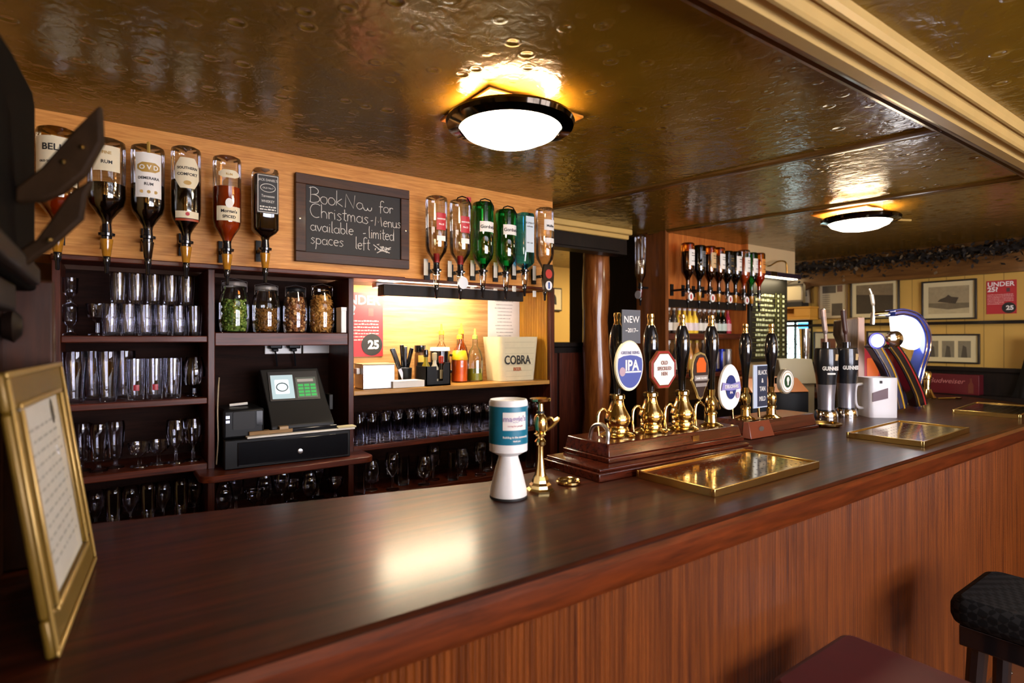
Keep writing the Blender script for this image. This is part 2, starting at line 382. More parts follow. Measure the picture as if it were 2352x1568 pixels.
# ---------------------------------------------------------------- back bar shelving
sh = T('back_bar_shelving', 'dark mahogany back bar shelving unit divided into three bays', 'shelving unit', (.84, 2.3, 0))
so = (-.84, -2.3, 0)
for x in (-.14, .279, .772): obj('upright', M().box(x, x+.022, 2.195, 2.45, 0, 1.74), UPR_W, sh, so, bev=.002)
obj('upright', M().box(1.798, 1.825, 2.19, 2.45, 0, 1.752), UPR_W, sh, so, bev=.002)
obj('top_rail', M().box(-.14, 1.0, 2.16, 2.3, 1.735, 1.752).box(1.0, 1.82, 2.192, 2.3, 1.738, 1.752), SHELF_W, sh, so, bev=.003)
for x0, x1, z, t, y0 in ((-.118, .279, 1.507, .022, 2.2), (-.118, .279, 1.295, .022, 2.2), (-.118, .279, 1.07, .024, 2.2), (-.118, .279, .86, .024, 2.2),
                  (.301, .772, 1.52, .048, 2.198), (.301, .772, .86, .024, 2.2), (.794, 1.798, 1.067, .022, 2.2), (.794, 1.798, .86, .024, 2.2)):
    obj('shelf', M().box(x0, x1, y0, 2.45, z-t, z), SHELF_W, sh, so, bev=.003)
obj('shelf', M().prism(rrect(.24, .83, 2.06, 2.45, .04), 1.028, 1.05), SHELF_W, sh, so, bev=.003, label='deeper rounded till shelf')
obj('shelf', M().box(.794, 1.798, 2.195, 2.45, 1.27, 1.29), wood('worktop_pale', '#9a6a30', '#c8964e', 0, 6, 14, .35, .3), sh, so, bev=.003, label='pale wooden worktop')
for x0, x1 in ((-.118, .279), (.301, .772)): obj('back_panel', M().box(x0, x1, 2.445, 2.458, .3, 1.735), BACKING, sh, so)
obj('back_panel', M().box(.794, 1.798, 2.445, 2.458, .3, 1.27), BACKING, sh, so)
obj('back_panel', M().box(.794, 1.798, 2.445, 2.458, 1.27, 1.735), wood('bay_lining', '#94683c', '#c49a64', 0, 4, 14, .5, .1), sh, so, label='pale veneered lining')
bb = M()
for k in range(11): bb.box(1.792, 1.798-.0001*k, 2.215+.021*k, 2.2345+.021*k, 1.29, 1.735)
obj('side_panel', bb, wood('beadboard_yellow', '#9a6414', '#d09a30', 2, 3, 10, .4, .2), sh, so, label='yellow varnished beadboard')
obj('plinth', M().box(-.14, 1.82, 2.22, 2.45, 0, .3), DARK_W, sh, so)
# dark valance strip below the board, hiding the lamp over the worktop
va = T('light_valance', 'dark wooden valance strip under the right-hand optics', 'valance', (1.25, 2.15, 1.672))
obj('board', M().box(.9-1.25, 1.6-1.25, 0, .02, 0, .045).box(.9-1.25, 1.6-1.25, .02, .06, .035, .045), DARK_W, va, bev=.002)
obj('return_panel', M().box(-.35, -.33, .02, .06, 0, .036), DARK_W, va)
st = T('strip_light', 'lit strip lamp glowing behind the dark valance over the worktop', 'lamp', (1.22, 2.3, 1.715))
obj('housing', M().box(-.3, .3, -.025, .025, 0, .02), WHITE, st, bev=.003)
obj('tube', M().tube([(-.27, 0, -.012), (.2, 0, -.012)], .011, 10), emis('tube_glow', (1, .86, .6), STRIP_E), st)

# second shelving unit beyond the doorway
u2 = T('side_bar_shelving', 'orange-backed shelving unit with spirits and mixers beyond the doorway', 'shelving unit', (3.35, 2.5, 0)); uo = (-3.35, -2.5, 0)
obj('side_panel', M().box(2.88, 2.91, 2.36, 2.6, 0, Z-.001), wood('side_brown', '#5b3216', '#8a4f22', 2, 4, 12, .4, .2), u2, uo)
obj('side_panel', M().box(3.775, 3.799, 2.36, 2.6, 0, Z-.001), ORANGE_W, u2, uo)
obj('back_panel', M().box(2.91, 3.775, 2.4, 2.42, 1.75, Z-.001), ORANGE_W, u2, uo)
obj('back_panel', M().box(2.91, 3.775, 2.6, 2.62, .3, 1.75), wood('mid_brown', '#6b4420', '#946530', 0, 4, 12, .5, .1), u2, uo)
for z, t in ((1.53, .04), (1.262, .03)): obj('shelf', M().box(2.91, 3.775, 2.38, 2.6, z-t, z), SHELF_W, u2, uo, bev=.003)
obj('optic_rail', M().box(2.91, 3.775, 2.36, 2.4, 1.7, 1.75), DARK_W, u2, uo)
obj('base_cupboard', M().box(2.91, 3.775, 2.38, 2.6, 0, 1.05), DARK_W, u2, uo)
# ---------------------------------------------------------------- glasses
def shell(outp, wall, floor):
    """closed glass profile: outside up, inside down"""
    inn = [(max(r-wall, .0005), z) for r, z in outp if z > floor]
    return [(0.0002, outp[0][1])]+outp+[(outp[-1][0]-wall*.5, outp[-1][1]+wall*.4)]+list(reversed(inn))+[(max(inn[0][0]*.9, .0005), floor), (0.0002, floor)]
def gmesh(name, outp, wall=.0022, floor=.012, seg=20, mat=None): return M().lathe(shell(outp, wall, floor), seg=seg, caps=False).mesh(name, mat or TUMB, 50)
TUMB = thin('tumbler_glass', (.93, .93, .95), edge=.2, base=.04, rough=.015)
G = {
 'tumbler': gmesh('tumbler', [(.024, 0), (.0255, .004), (.0275, .05), (.0285, .1)]),
 'pint': gmesh('pint_glass', [(.027, 0), (.029, .005), (.033, .07), (.039, .13), (.04, .165)]),
 'highball': gmesh('highball_glass', [(.026, 0), (.0275, .004), (.0285, .06), (.029, .125)]),
 'wine': gmesh('wine_glass', [(.031, 0), (.03, .004), (.006, .008), (.004, .05), (.012, .064), (.033, .095), (.036, .12), (.031, .155)], .0018, .068),
 'brandy': gmesh('brandy_glass', [(.03, 0), (.029, .003), (.006, .007), (.006, .025), (.02, .034), (.04, .065), (.04, .085), (.03, .125)], .0018, .038),
 'goblet': gmesh('goblet', [(.032, 0), (.031, .004), (.007, .008), (.006, .035), (.02, .045), (.036, .06), (.04, .08), (.041, .088)], .002, .05),
 'shot': gmesh('small_glass', [(.022, 0), (.021, .004), (.008, .012), (.008, .03), (.02, .045), (.022, .09)], .002, .045),
 'upturned': gmesh('upturned_tumbler', [(.0225, 0), (.0235, .004), (.0215, .09), (.02, .115)], .002, .012),
 'tall': gmesh('tall_stemmed_glass', [(.03, 0), (.028, .004), (.007, .01), (.007, .025), (.018, .035), (.028, .09), (.031, .15), (.029, .17)], .002, .042),
}
KIND = {'tumbler': 'tumbler', 'pint': 'pint_glass', 'highball': 'highball_glass', 'wine': 'wine_glass', 'brandy': 'brandy_glass', 'goblet': 'goblet', 'shot': 'shot_glass', 'upturned': 'tumbler', 'tall': 'stemmed_glass'}
def gl(kind, x, y, z, label, group, sc=1, szz=1):
    o = bpy.data.objects.new(KIND[kind], G[kind]); COL.objects.link(o); o.location = (x, y, z); o.rotation_euler = (0, 0, random.random()*6); o.scale = (sc, sc, szz)
    return tag(o, label, 'glass', group)
g1 = 'tumblers on the top left shelf'
gl('shot', -.098, 2.27, 1.508, 'small stemmed glass at the end of the top shelf next to the dark post', g1)
gl('shot', -.098, 2.27, 1.6, 'small stemmed glass stacked on another beside the dark post', g1)
gl('goblet', -.028, 2.255, 1.508, 'footed glass with bright reflections in the lower row of the top shelf', g1, .8, 1.15)
LX = [.036, .091, .1, .15, .158, .21, .222]
for i in range(6): gl('tumbler', .012+.0475*i-.006, 2.245, 1.508, ORD[i]+' plain tumbler from the dark post in the lower row of the top shelf', g1, .84, 1.03)
for i in range(5): gl('tumbler', .027+.0485*i, 2.25, 1.612, ORD[i]+' tumbler from the dark post in the upper stacked row on the top shelf', g1, .84, 1.0)
for i in range(5): gl('tumbler', .012+.0485*i, 2.31, 1.508, ORD[i]+' tumbler from the dark post standing behind the lower row on the top shelf', g1, .84, 1.03)
g2 = 'beer glasses on the middle left shelf'
for i, (x, y) in enumerate(((-.085, 2.255), (-.04, 2.33), (.0, 2.25), (.045, 2.33))): gl('pint', x, y, 1.296, ORD[i]+' tall pint glass from the dark post on the second shelf', g2, .82, .97)
for i, x in enumerate((.075, .128)):
    o = gl('highball', x, 2.255, 1.296, 'straight glass with a red printed badge, '+('next to the tall pints' if i == 0 else 'next to the plain tall glass'), g2, .9, 1.08)
    o.rotation_euler = (0, 0, 0)
    obj('red_badge', patch(.0256, .009, .028, .046), RED, o)
gl('highball', .181, 2.255, 1.296, 'straight plain glass between the red badge glasses and the brandy glasses', g2, .9, 1.08)
gl('brandy', .2, 2.335, 1.296, 'small brandy glass behind the plain straight glass on the second shelf', g2, .75, .95)
gl('brandy', .245, 2.26, 1.296, 'round brandy glass beside the upright on the second shelf', g2, .85, 1.1)
g3 = 'stemmed glasses on the third left shelf'
for i, (k, x, y, s) in enumerate((('tall', -.07, 2.3, .85), ('tall', -.025, 2.26, .85), ('tall', .02, 2.29, .85), ('goblet', .085, 2.26, .85), ('goblet', .14, 2.27, .85), ('wine', .19, 2.26, .9), ('wine', .243, 2.27, .9))):
    gl(k, x, y, 1.071, ORD[i]+' stemmed glass from the gilt frame on the dim third shelf', g3, s, s+.05)
g4 = 'glasses on the dark bottom shelf'
for i in range(8): gl('wine' if i % 2 else 'tall', -.08+.047*i, 2.235+.06*(i % 2), .861, ORD[i]+' glass from the gilt frame on the dark lowest left shelf', g4, .8, .9)
for i in range(9): gl(('brandy', 'wine', 'goblet')[i % 3], .335+.05*i, 2.24+.06*(i % 2), .861, ORD[i]+' glass from the dark upright on the low shelf under the till', 'glasses under the till', .8, .95)
for r in range(3):
    for i in range(17 if r == 0 else 16):
        gl('upturned', .825+.0568*i+.02*(r % 2), 2.228+.055*r, 1.068, ORD[min(i, 15)]+(' tumbler from the till in the front row under the pale worktop' if r == 0 else ' tumbler from the till, middle row under the pale worktop' if r == 1 else ' tumbler from the till in the rear row under the pale worktop')+('' if i < 16 else ', last'), 'tumblers in rows under the pale worktop', 1, 1)
for i in range(13): gl(('highball', 'brandy', 'wine')[i % 3], .83+.073*i, 2.235+.05*(i % 2), .861, ORD[i]+' glass from the till on the dark lowest shelf of the right-hand bay', 'glasses on the lowest shelf behind the charity can', .9, 1)

# ---------------------------------------------------------------- snack jars
jp = [(.036, 0), (.043, .004), (.046, .03), (.046, .1), (.042, .13), (.034, .155), (.033, .165)]
def jar(x, label, R, h, fill, fh, cols, lid, pieces, psize, long_):
    k = R/.046; t = T('glass_jar', label, 'jar', (x, 2.3, 1.521), 0, 'snack jars above the till'); zs = h/.18
    obj('jar_body', M().lathe([(r*k, z*zs) for r, z in jp], seg=28, caps=False), THIN, t)
    l = M().lathe([(.0001, .176*zs), (.03*k, .175*zs), (.036*k, .17*zs), (.037*k, .16*zs), (.034*k, .158*zs)], seg=28, caps=False)
    obj('lid', l, lid, t)
    obj('wire_clip', M().tube([(-.038*k, -.004, .14*zs), (-.038*k, -.006, .176*zs), (0, -.01, .185*zs), (.038*k, -.006, .176*zs), (.038*k, -.004, .14*zs)], .0013, 6), STEEL, t)
    rnd = random.Random(int(x*1000)); ms = [M() for _ in cols]
    prof = [(r*k*.93, z*zs) for r, z in jp]
    def rad(z):
        for (r0, z0), (r1, z1) in zip(prof, prof[1:]):
            if z0 <= z <= z1: return r0+(r1-r0)*(z-z0)/(z1-z0)
        return prof[-1][0]
    core = [(r*.9, z) for r, z in [(rad(fh*q/6)-.013, .004+fh*q/6) for q in range(7)]]
    obj_c = M().lathe([(0.0001, .003)]+core+[(.0001, fh+.004)], seg=20, caps=False)
    for _ in range(pieces):
        z = .006+rnd.random()*fh; a = rnd.random()*2*PI; r = max(.002, rad(z)-.009-rnd.random()*.006)
        p = Vector((r*math.cos(a), r*math.sin(a), z)); d = Vector((rnd.gauss(0, 1), rnd.gauss(0, 1), rnd.gauss(0, .8))).normalized()
        m_ = rnd.choice(ms)
        if long_:
            s_ = d.cross(Vector((0, 0, 1))).normalized()*psize*.5
            m_.tube([p-d*psize*.6, p+s_*.5, p+d*psize*.6], [psize*.14, psize*.2, psize*.14], 5)
        else:
            m_.lathe([(.0003, -psize*.5), (psize*.42, -psize*.2), (psize*.4, psize*.25), (.0003, psize*.5)], seg=5, mat=Matrix.Translation(p) @ d.to_track_quat('Z', 'X').to_matrix().to_4x4(), caps=False)
    return t, obj_c, ms
WOODLID = pm('jar_lid_grey', '#8c8580', .35, .2)
for x, lab, R, h, cont, fh, cols, lid, n, ps, lg in (
    (.379, 'wide glass jar of green pieces, first jar from the upright', .052, .192, 'green snack pieces filling the first glass jar', .115, ('#5f7d22', '#3f5a14', '#92a648'), WOODLID, 330, .012, False),
    (.49, 'glass jar half full of fine brown seeds, second jar along', .05, .182, 'fine brown seeds half filling the second glass jar', .085, ('#8a5a18', '#6b4210'), WOODLID, 420, .007, False),
    (.597, 'dark-lidded jar of mixed brown nuts, third jar along', .046, .18, 'mixed brown nuts filling the dark-lidded third jar', .13, ('#9a5f2c', '#6a3a1a', '#d0a06a'), BLACKM, 300, .013, False),
    (.7, 'glass jar packed with pale curled snacks, next to the white box', .05, .19, 'pale golden curled snacks packed in the fourth jar', .145, ('#d09a4c', '#b47c34'), thin('clear_lid', (.9, .9, .9), base=.12), 300, .017, True)):
    t, core, ms = jar(x, lab, R, h, cont, fh, cols, lid, n, ps, lg)
    st_ = core
    for q, mm in enumerate(ms): pass
    allm = M(); idx = []
    for q, mm in enumerate([core]+ms):
        allm.add(mm.v, mm.f); idx += [max(0, q-1)]*len(mm.f)
    me = allm.mesh('jar_contents', None, 60)
    for c in cols: me.materials.append(pm('snack_'+c[1:], c, .6, var=.3, scale=90))
    if len(me.polygons) == len(idx): me.polygons.foreach_set('material_index', idx)
    o = obj('jar_contents', me, loc=(x, 2.3, 1.521)); tag(o, cont, 'snacks', None, 'stuff')
bx = T('carton', 'small white carton beside the last snack jar', 'box', (.7595, 2.24, 1.521)); obj('box', M().box(-.011, .0105, -.03, .03, 0, .1), WHITE, bx, bev=.002); obj('lid_flap', M().box(-.0115, .011, -.031, .031, .086, .101), WHITE, bx, bev=.001)

# ---------------------------------------------------------------- inverted spirit bottles on optics
CH_CLEAR = thin('optic_chamber_clear', (.8, .75, .66), base=.1)
CH_AMBER = pm('optic_chamber_amber', '#a8701a', .12, coat=.5, var=.5, scale=60)
LIQ_DARK = pm('dark_spirit', '#0d0503', .08, coat=.8)
LIQ_AMBER = pm('amber_spirit', '#8a2c08', .06, coat=.8, var=.5, scale=25)
LIQ_CLEAR = thin('clear_spirit', (.88, .82, .7), base=.08)
TICKET = pm('price_ticket', '#d8d3c8', .6)
_sh = {}
def share(key, fn):
    if key not in _sh: _sh[key] = fn()
    return _sh[key]
def optic(par, chamber, wall, ticket=False, badge=None):
    """measure under the neck: local z=0 is the spout tip; the bracket reaches back to the board"""
    obj('optic', share(('oc',), lambda: M().lathe([(.008, .098), (.013, .1), (.014, .112), (.021, .114), (.022, .122), (.014, .125), (.012, .15), (.009, .152)], seg=18).mesh('optic_collar', BLACK)), parent=par)
    oc = par_last = obj('measure_chamber', share(('ch', chamber.name), lambda: M().lathe([(.008, .048), (.011, .056), (.0165, .1), (.0165, .104)], seg=18).mesh('measure_chamber', chamber)), parent=par)
    obj('spout', share(('sp',), lambda: M().lathe([(.004, 0), (.006, .004), (.006, .025), (.009, .03), (.011, .05), (.008, .056)], seg=14).mesh('optic_spout', BLACK)), parent=par)
    obj('bracket', share(('br', round(wall, 3)), lambda: M().box(-.011, .011, .012, wall, .112, .124).box(-.013, .013, wall-.008, wall, .085, .16).mesh('optic_bracket', BLACKM)), parent=par)
    if ticket:
        obj('price_ticket', share(('tk',), lambda: M().box(-.033, -.013, .05, .052, .1, .17).mesh('price_ticket', TICKET)), parent=par)
        obj('small_ticket', share(('tk2',), lambda: M().box(-.033, -.013, .05, .052, .02, .05).mesh('small_ticket', TICKET)), parent=par)
    if badge:
        b = obj('badge', M().prism(ell(.024, .026, 24), 0, .008, XZ @ Matrix.Translation((0, .07, .018))), badge, par)
        return b
def bottle(x, y, zt, zs, zp, R, label, gm, liq=None, lev=1, chamber=CH_CLEAR, wall=.094, neck=.012, flat=False, strap=False, ticket=False, badge=None, group='inverted spirit bottles on the back board', rz=0, square=False):
    t = T('spirit_bottle', label, 'bottle', (x, y, zp), rz, group)
    H = zt-zp; hs = zs-zp; hn = hs-.05 if hs > .2 else hs-.035
    p = [(neck, .135), (neck, hn-.02), (neck*1.25, hn-.005), (R*.55, hn+.012), (R*.9, hn+.036), (R, hn+.06), (R, H-.014), (R*.95, H-.004), (R*.8, H), (R*.5, H-.006), (.0005, H-.012)]
    if square: p = [(neck, .135), (neck, hn-.01), (neck*1.3, hn), (R*.8, hn+.014), (R, hn+.026), (R, H-.012), (R*.93, H-.002), (R*.75, H), (.0005, H-.008)]
    seg = 28
    m = M().lathe(p, seg=seg, caps=False)
    def sq(m):
        for i, (a, b, c) in enumerate(m.v):
            th = math.atan2(b, a); rr = math.hypot(a, b)
            if rr > neck*1.5:
                k = min(1.18, 1/max(abs(math.cos(th)), abs(math.sin(th))))*.93; m.v[i] = (a*k, b*k, c)
    if square: sq(m)
    body = obj('bottle_glass', m, gm, t)
    if liq:
        zl = hn+(H-hn)*lev
        q = [(max(r-.002, .0005), z) for r, z in p if z <= zl-.002]; q.append((q[-1][0], zl)); q.append((.0005, zl))
        q = [(.0005, q[0][1])]+q
        ml = M().lathe(q, seg=seg, caps=False)
        if square: sq(ml)
        obj('liquid', ml, liq, t)
    if strap: obj('strap', M().tube([(-.02, 0, H-.004), (-.012, 0, H+.012), (.004, -.01, H+.018), (.018, -.03, H+.008), (.024, -R, H-.02), (.024, -R-.002, H-.04)], .003, 6), BLACK, t)
    optic(t, chamber, wall, ticket, badge)
    return t, H, hn
def lab(t, R, hw, z0, z1, mat=LABW, shape='rect', lines=(), name='front_label'):
    p = obj(name, patch(R, hw, z0, z1, shape), mat, t)
    for s, z, size, m in lines: txt(p, s, size, m, (0, 0, z), R=R+.0012, bold=.02)
    return p
KP = [2.085, 1.8]
# first six, above the glass shelves
t, H, hn = bottle(-.12, 2.105, 2.104, 1.9, 1.697, .05, 'whisky bottle with a big cream label, partly behind the leather strap', thin('smoke_glass', (.8, .72, .5), base=.07), LIQ_AMBER, .25, CH_AMBER)
lab(t, .05, .058, .24, .375, LAB, lines=(("BELL'S", .335, .026, PRB), ('OLD SCOTCH WHISKY', .3, .008, PRB)))
t, H, hn = bottle(-.004, 2.105, 2.096, 1.915, 1.694, .049, 'dark port-shouldered spirit bottle just right of the leather strap', THIN, LIQ_DARK, .42, CH_AMBER)
lab(t, .049, .035, .3, .375, LAB, lines=(('FINE', .35, .012, PRG), ('RUM', .322, .014, PRB)))
t, H, hn = bottle(.101, 2.105, 2.097, 1.905, 1.696, .046, 'dark rum bottle with a tall white label and gold band', THIN, LIQ_DARK, .5, pm('optic_dark', '#1a0c06', .15, coat=.5))
p = lab(t, .046, .037, .235, .372, LABW, lines=(('DEMERARA', .29, .0115, PRB), ('RUM', .272, .012, PRB)))
obj('gold_band', patch(.0468, .031, .312, .342, 'hex'), PRG, p); txt(p, 'O V D', .019, LABW, (0, 0, .32), R=.049, bold=.03)
for a in (-.018, 0, .018): obj('medal', M().prism(ell(.005, .005, 12), 0, .001, Matrix.Translation((a, -.0467+a*a*11, .252)) @ XZ), PRG, p)
obj('strap', M().tube([(0, -.044, H-.03), (0, -.04, H+.003), (0, -.02, H+.006)], .005, 6), PRG, t)
t, H, hn = bottle(.205, 2.105, 2.113, 1.88, 1.691, .043, 'dark liqueur bottle with a cream shield label over a narrow band label', THIN, LIQ_DARK, .6, CH_AMBER)
p = lab(t, .043, .037, .285, .382, LAB, 'hex', (('SOUTHERN', .345, .0115, PRB), ('COMFORT', .325, .0125, PRB)))
obj('seal', M().prism(ell(.011, .007, 16), 0, .001, Matrix.Translation((0, -.0438, .302)) @ XZ), PRG, p)
p = lab(t, .043, .036, .19, .212, LAB, name='band_label'); obj('seal', M().prism(ell(.006, .006, 12), 0, .001, Matrix.Translation((0, -.0438, .203)) @ XZ), RED, p)
obj('red_band', patch(.0434, .036, .181, .188), pm('red_band', '#9a3a1c', .5), t)
t, H, hn = bottle(.325, 2.105, 2.105, 1.87, 1.677, .0435, 'amber rum bottle half full, with a cream label near its shoulder', THIN, LIQ_AMBER, .62, CH_AMBER)
lab(t, .0435, .033, .352, .378, LAB, 'hex', (('RUM', .36, .01, PRG),), 'top_label')
p = lab(t, .0435, .04, .21, .258, LAB, lines=(('Morgan\'s', .237, .014, PRB), ('SPICED', .219, .013, PRB)))
obj('crest', M().prism(ell(.012, .016, 18), 0, .001, Matrix.Translation((0, -.0442, .268)) @ XZ), LABW, p)
t, H, hn = bottle(.445, 2.105, 2.084, 1.9, 1.691, .044, 'square black-labelled whiskey bottle next to the chalkboard', THIN, LIQ_DARK, .9, CH_AMBER, square=True)
f = obj('front_label', M().box(-.035, .035, -.0425, -.0415, .235, .368), PRB, t)
obj('label_border', M().box(-.033, -.031, -.0432, -.0425, .238, .365).box(.031, .033, -.0432, -.0425, .238, .365).box(-.033, .033, -.0432, -.0425, .238, .24).box(-.033, .033, -.0432, -.0425, .363, .365), TICKET, f)
for s, z, size in (('JACK DANIEL\'S', .345, .0115), ('Tennessee', .29, .0125), ('WHISKEY', .272, .0125)): txt(f, s, size, TICKET, (0, -.043, z), sx=.8)
el = [(math.cos(a)*.024, math.sin(a)*.014+.322) for a in [2*PI*k/24 for k in range(25)]]
obj('label_oval', M().tube([(x, -.043, z) for x, z in el], .0012, 5), TICKET, f); txt(f, 'OLD No.7', .008, TICKET, (0, -.043, .319))
rn = random.Random(3); mm = M()
for z in (.255, .246): scrib(mm, -.026, .026, z, .006, -.0425, rn)
obj('small_print', mm, TICKET, f)

# six more over the lit worktop
gR = 'clear and green spirit bottles at the right-hand end of the board'
for x, zt, lb in ((1.117, 2.088, 'clear vodka bottle with red label, nearest the chalkboard'), (1.232, 2.089, 'clear vodka bottle with red label and loop on top, second from the chalkboard')):
    t, H, hn = bottle(x, 2.11, zt, 1.86, 1.665, .046, lb, THIN, LIQ_CLEAR, .5, CH_CLEAR, .09, strap=x > 1.2, ticket=True, group=gR, badge=None if x < 1.2 else pm('badge_silver', '#b8bcc0', .35, .3))
    p = lab(t, .046, .022, .28, .35, RED, lines=(('SMIRNOFF', .322, .0085, PRW), ('No.21', .3, .01, PRW)))
    lab(t, .046, .02, .235, .256, LABW, name='small_label'); obj('neck_label', M().lathe([(.0125, .15), (.0128, .152), (.0128, .185), (.0125, .187)], seg=14), RED, t)
    if x > 1.2: obj('tag', M().box(.014, .036, -.03, -.028, H-.006, H+.014), RED, t)
for x, zt, lb in ((1.347, 2.096, 'green gin bottle with white label, beside the vodka bottles'), (1.471, 2.08, 'green gin bottle with white label, beside the blue gin bottle')):
    t, H, hn = bottle(x, 2.11, zt, 1.85, 1.677, .047, lb, THING, None, .5, CH_CLEAR, .09, strap=True, ticket=True, group=gR)
    lab(t, .047, .04, .285, .33, LABW, lines=(("Gordon's", .3, .02, PRB),))
    obj('neck_label', M().lathe([(.0125, .15), (.0128, .152), (.0128, .172), (.0125, .174)], seg=14), LABW, t)
t, H, hn = bottle(1.577, 2.11, 2.078, 1.86, 1.694, .042, 'pale blue square gin bottle between the green gin and the last bottle', THINB, None, 1, CH_CLEAR, .09, ticket=True, group=gR, square=True)
p = obj('front_label', M().box(-.022, .024, -.041, -.04, .2, .365), pm('label_ice', '#c9d6dc', .5), t); txt(p, 'BOMBAY', .012, PRB, (0, -.0414, .33)); txt(p, 'SAPPHIRE', .0085, PRB, (0, -.0414, .315)); txt(p, 'DRY GIN', .0085, PRB, (0, -.0414, .24))
t, H, hn = bottle(1.697, 2.11, 2.118, 1.875, 1.678, .044, 'clear spirit bottle with white labels at the edge of the doorway', THIN, LIQ_CLEAR, .5, CH_CLEAR, .09, ticket=True, group=gR)
lab(t, .044, .032, .33, .38, LABW, lines=(('Malibu', .345, .016, PRB),)); lab(t, .044, .03, .27, .293, LABW, name='small_label')
bd = obj('branded_optic_badge', M().prism([(-.024, .17), (-.034, .13), (-.03, .08), (-.024, .04), (.024, .04), (.03, .08), (.034, .13), (.024, .17)], .018, .03, XZ), pm('badge_black', '#140a0c', .25, coat=.4), t)
obj('red_roundel', M().prism(ell(.02, .022, 20, 0, .125), .03, .032, XZ), pm('roundel_red', '#b8322a', .35), bd); obj('white_roundel', M().prism(ell(.02, .022, 20, 0, .07), .03, .032, XZ), WHITE, bd); obj('roundel_mark', M().box(-.005, .005, -.034, -.0322, .055, .085), pm('mark_blue', '#3a5a9a', .4), bd)

# one on the brown side panel and eight in the side unit
gU = 'spirit bottles in the unit beyond the doorway'
t, H, hn = bottle(2.815, 2.51, 2.165, 1.9, 1.71, .036, 'lone clear bottle hanging on the brown side panel beside the doorway', THIN, LIQ_CLEAR, .45, pm('optic_red', '#5a1410', .2, coat=.5), .08, rz=-PI/2, badge=pm('badge_silver', '#b8bcc0', .35, .3), group=gU)
row = [(2.985, 2.27, 2.1, THINA, LIQ_DARK, LABW, .03, 'dark bottle with a broad white label, first in the side unit', 1),
       (3.1, 2.27, 2.095, THINDG, LIQ_DARK, pm('label_grey', '#55585c', .4), .02, 'very dark green bottle with a narrow grey label in the side unit', 0),
       (3.21, 2.27, 2.1, THINA, LIQ_DARK, pm('label_tan', '#c8a878', .6), .028, 'dark bottle with a tan label in the side unit', 1),
       (3.31, 2.27, 2.1, THINA, LIQ_DARK, LABW, .03, 'dark bottle with a white label between tan label and black label', 0),
       (3.405, 2.27, 2.085, THINDG, LIQ_DARK, PRB, .028, 'green bottle with a black label in the middle of the side unit', 1),
       (3.5, 2.27, 2.09, THINDG, None, LABW, .032, 'green bottle with a big pale label, past the black label bottle', 0),
       (3.6, 2.27, 2.11, THIN, LIQ_AMBER, LABW, .032, 'clear bottle with a tall white label in the side unit', 1),
       (3.695, 2.27, 2.1, THING, None, LABW, .03, 'bright green bottle with a white label, next to last in the side unit', 0),
       (3.755, 2.25, 2.1, THINA, LIQ_AMBER, pm('label_orange', '#d98a3a', .6), .026, 'orange-labelled amber bottle at the end of the side unit', 0)]
for i, (x, y, zt, gm, lq, lm, hw, lb, bg) in enumerate(row):
    t, H, hn = bottle(x, y, zt, 1.93, 1.69, .042, lb, gm, lq, .75, CH_AMBER if i % 2 else CH_CLEAR, .128, group=gU, badge=WHITE if bg else None)
    p = lab(t, .042, hw, .265, .365, lm)
    r_ = random.Random(i); mm = M()
    for z in (.34, .325, .29): scrib(mm, -.014, .014, z, .006, -.0425, r_)
    obj('small_print', mm, PRB if lm is not PRB else PRG, p)
    if bg: obj('badge_centre', M().prism(ell(.008, .016, 16), 0, .001, Matrix.Translation((0, -.0262, .07)) @ XZ), RED, t)
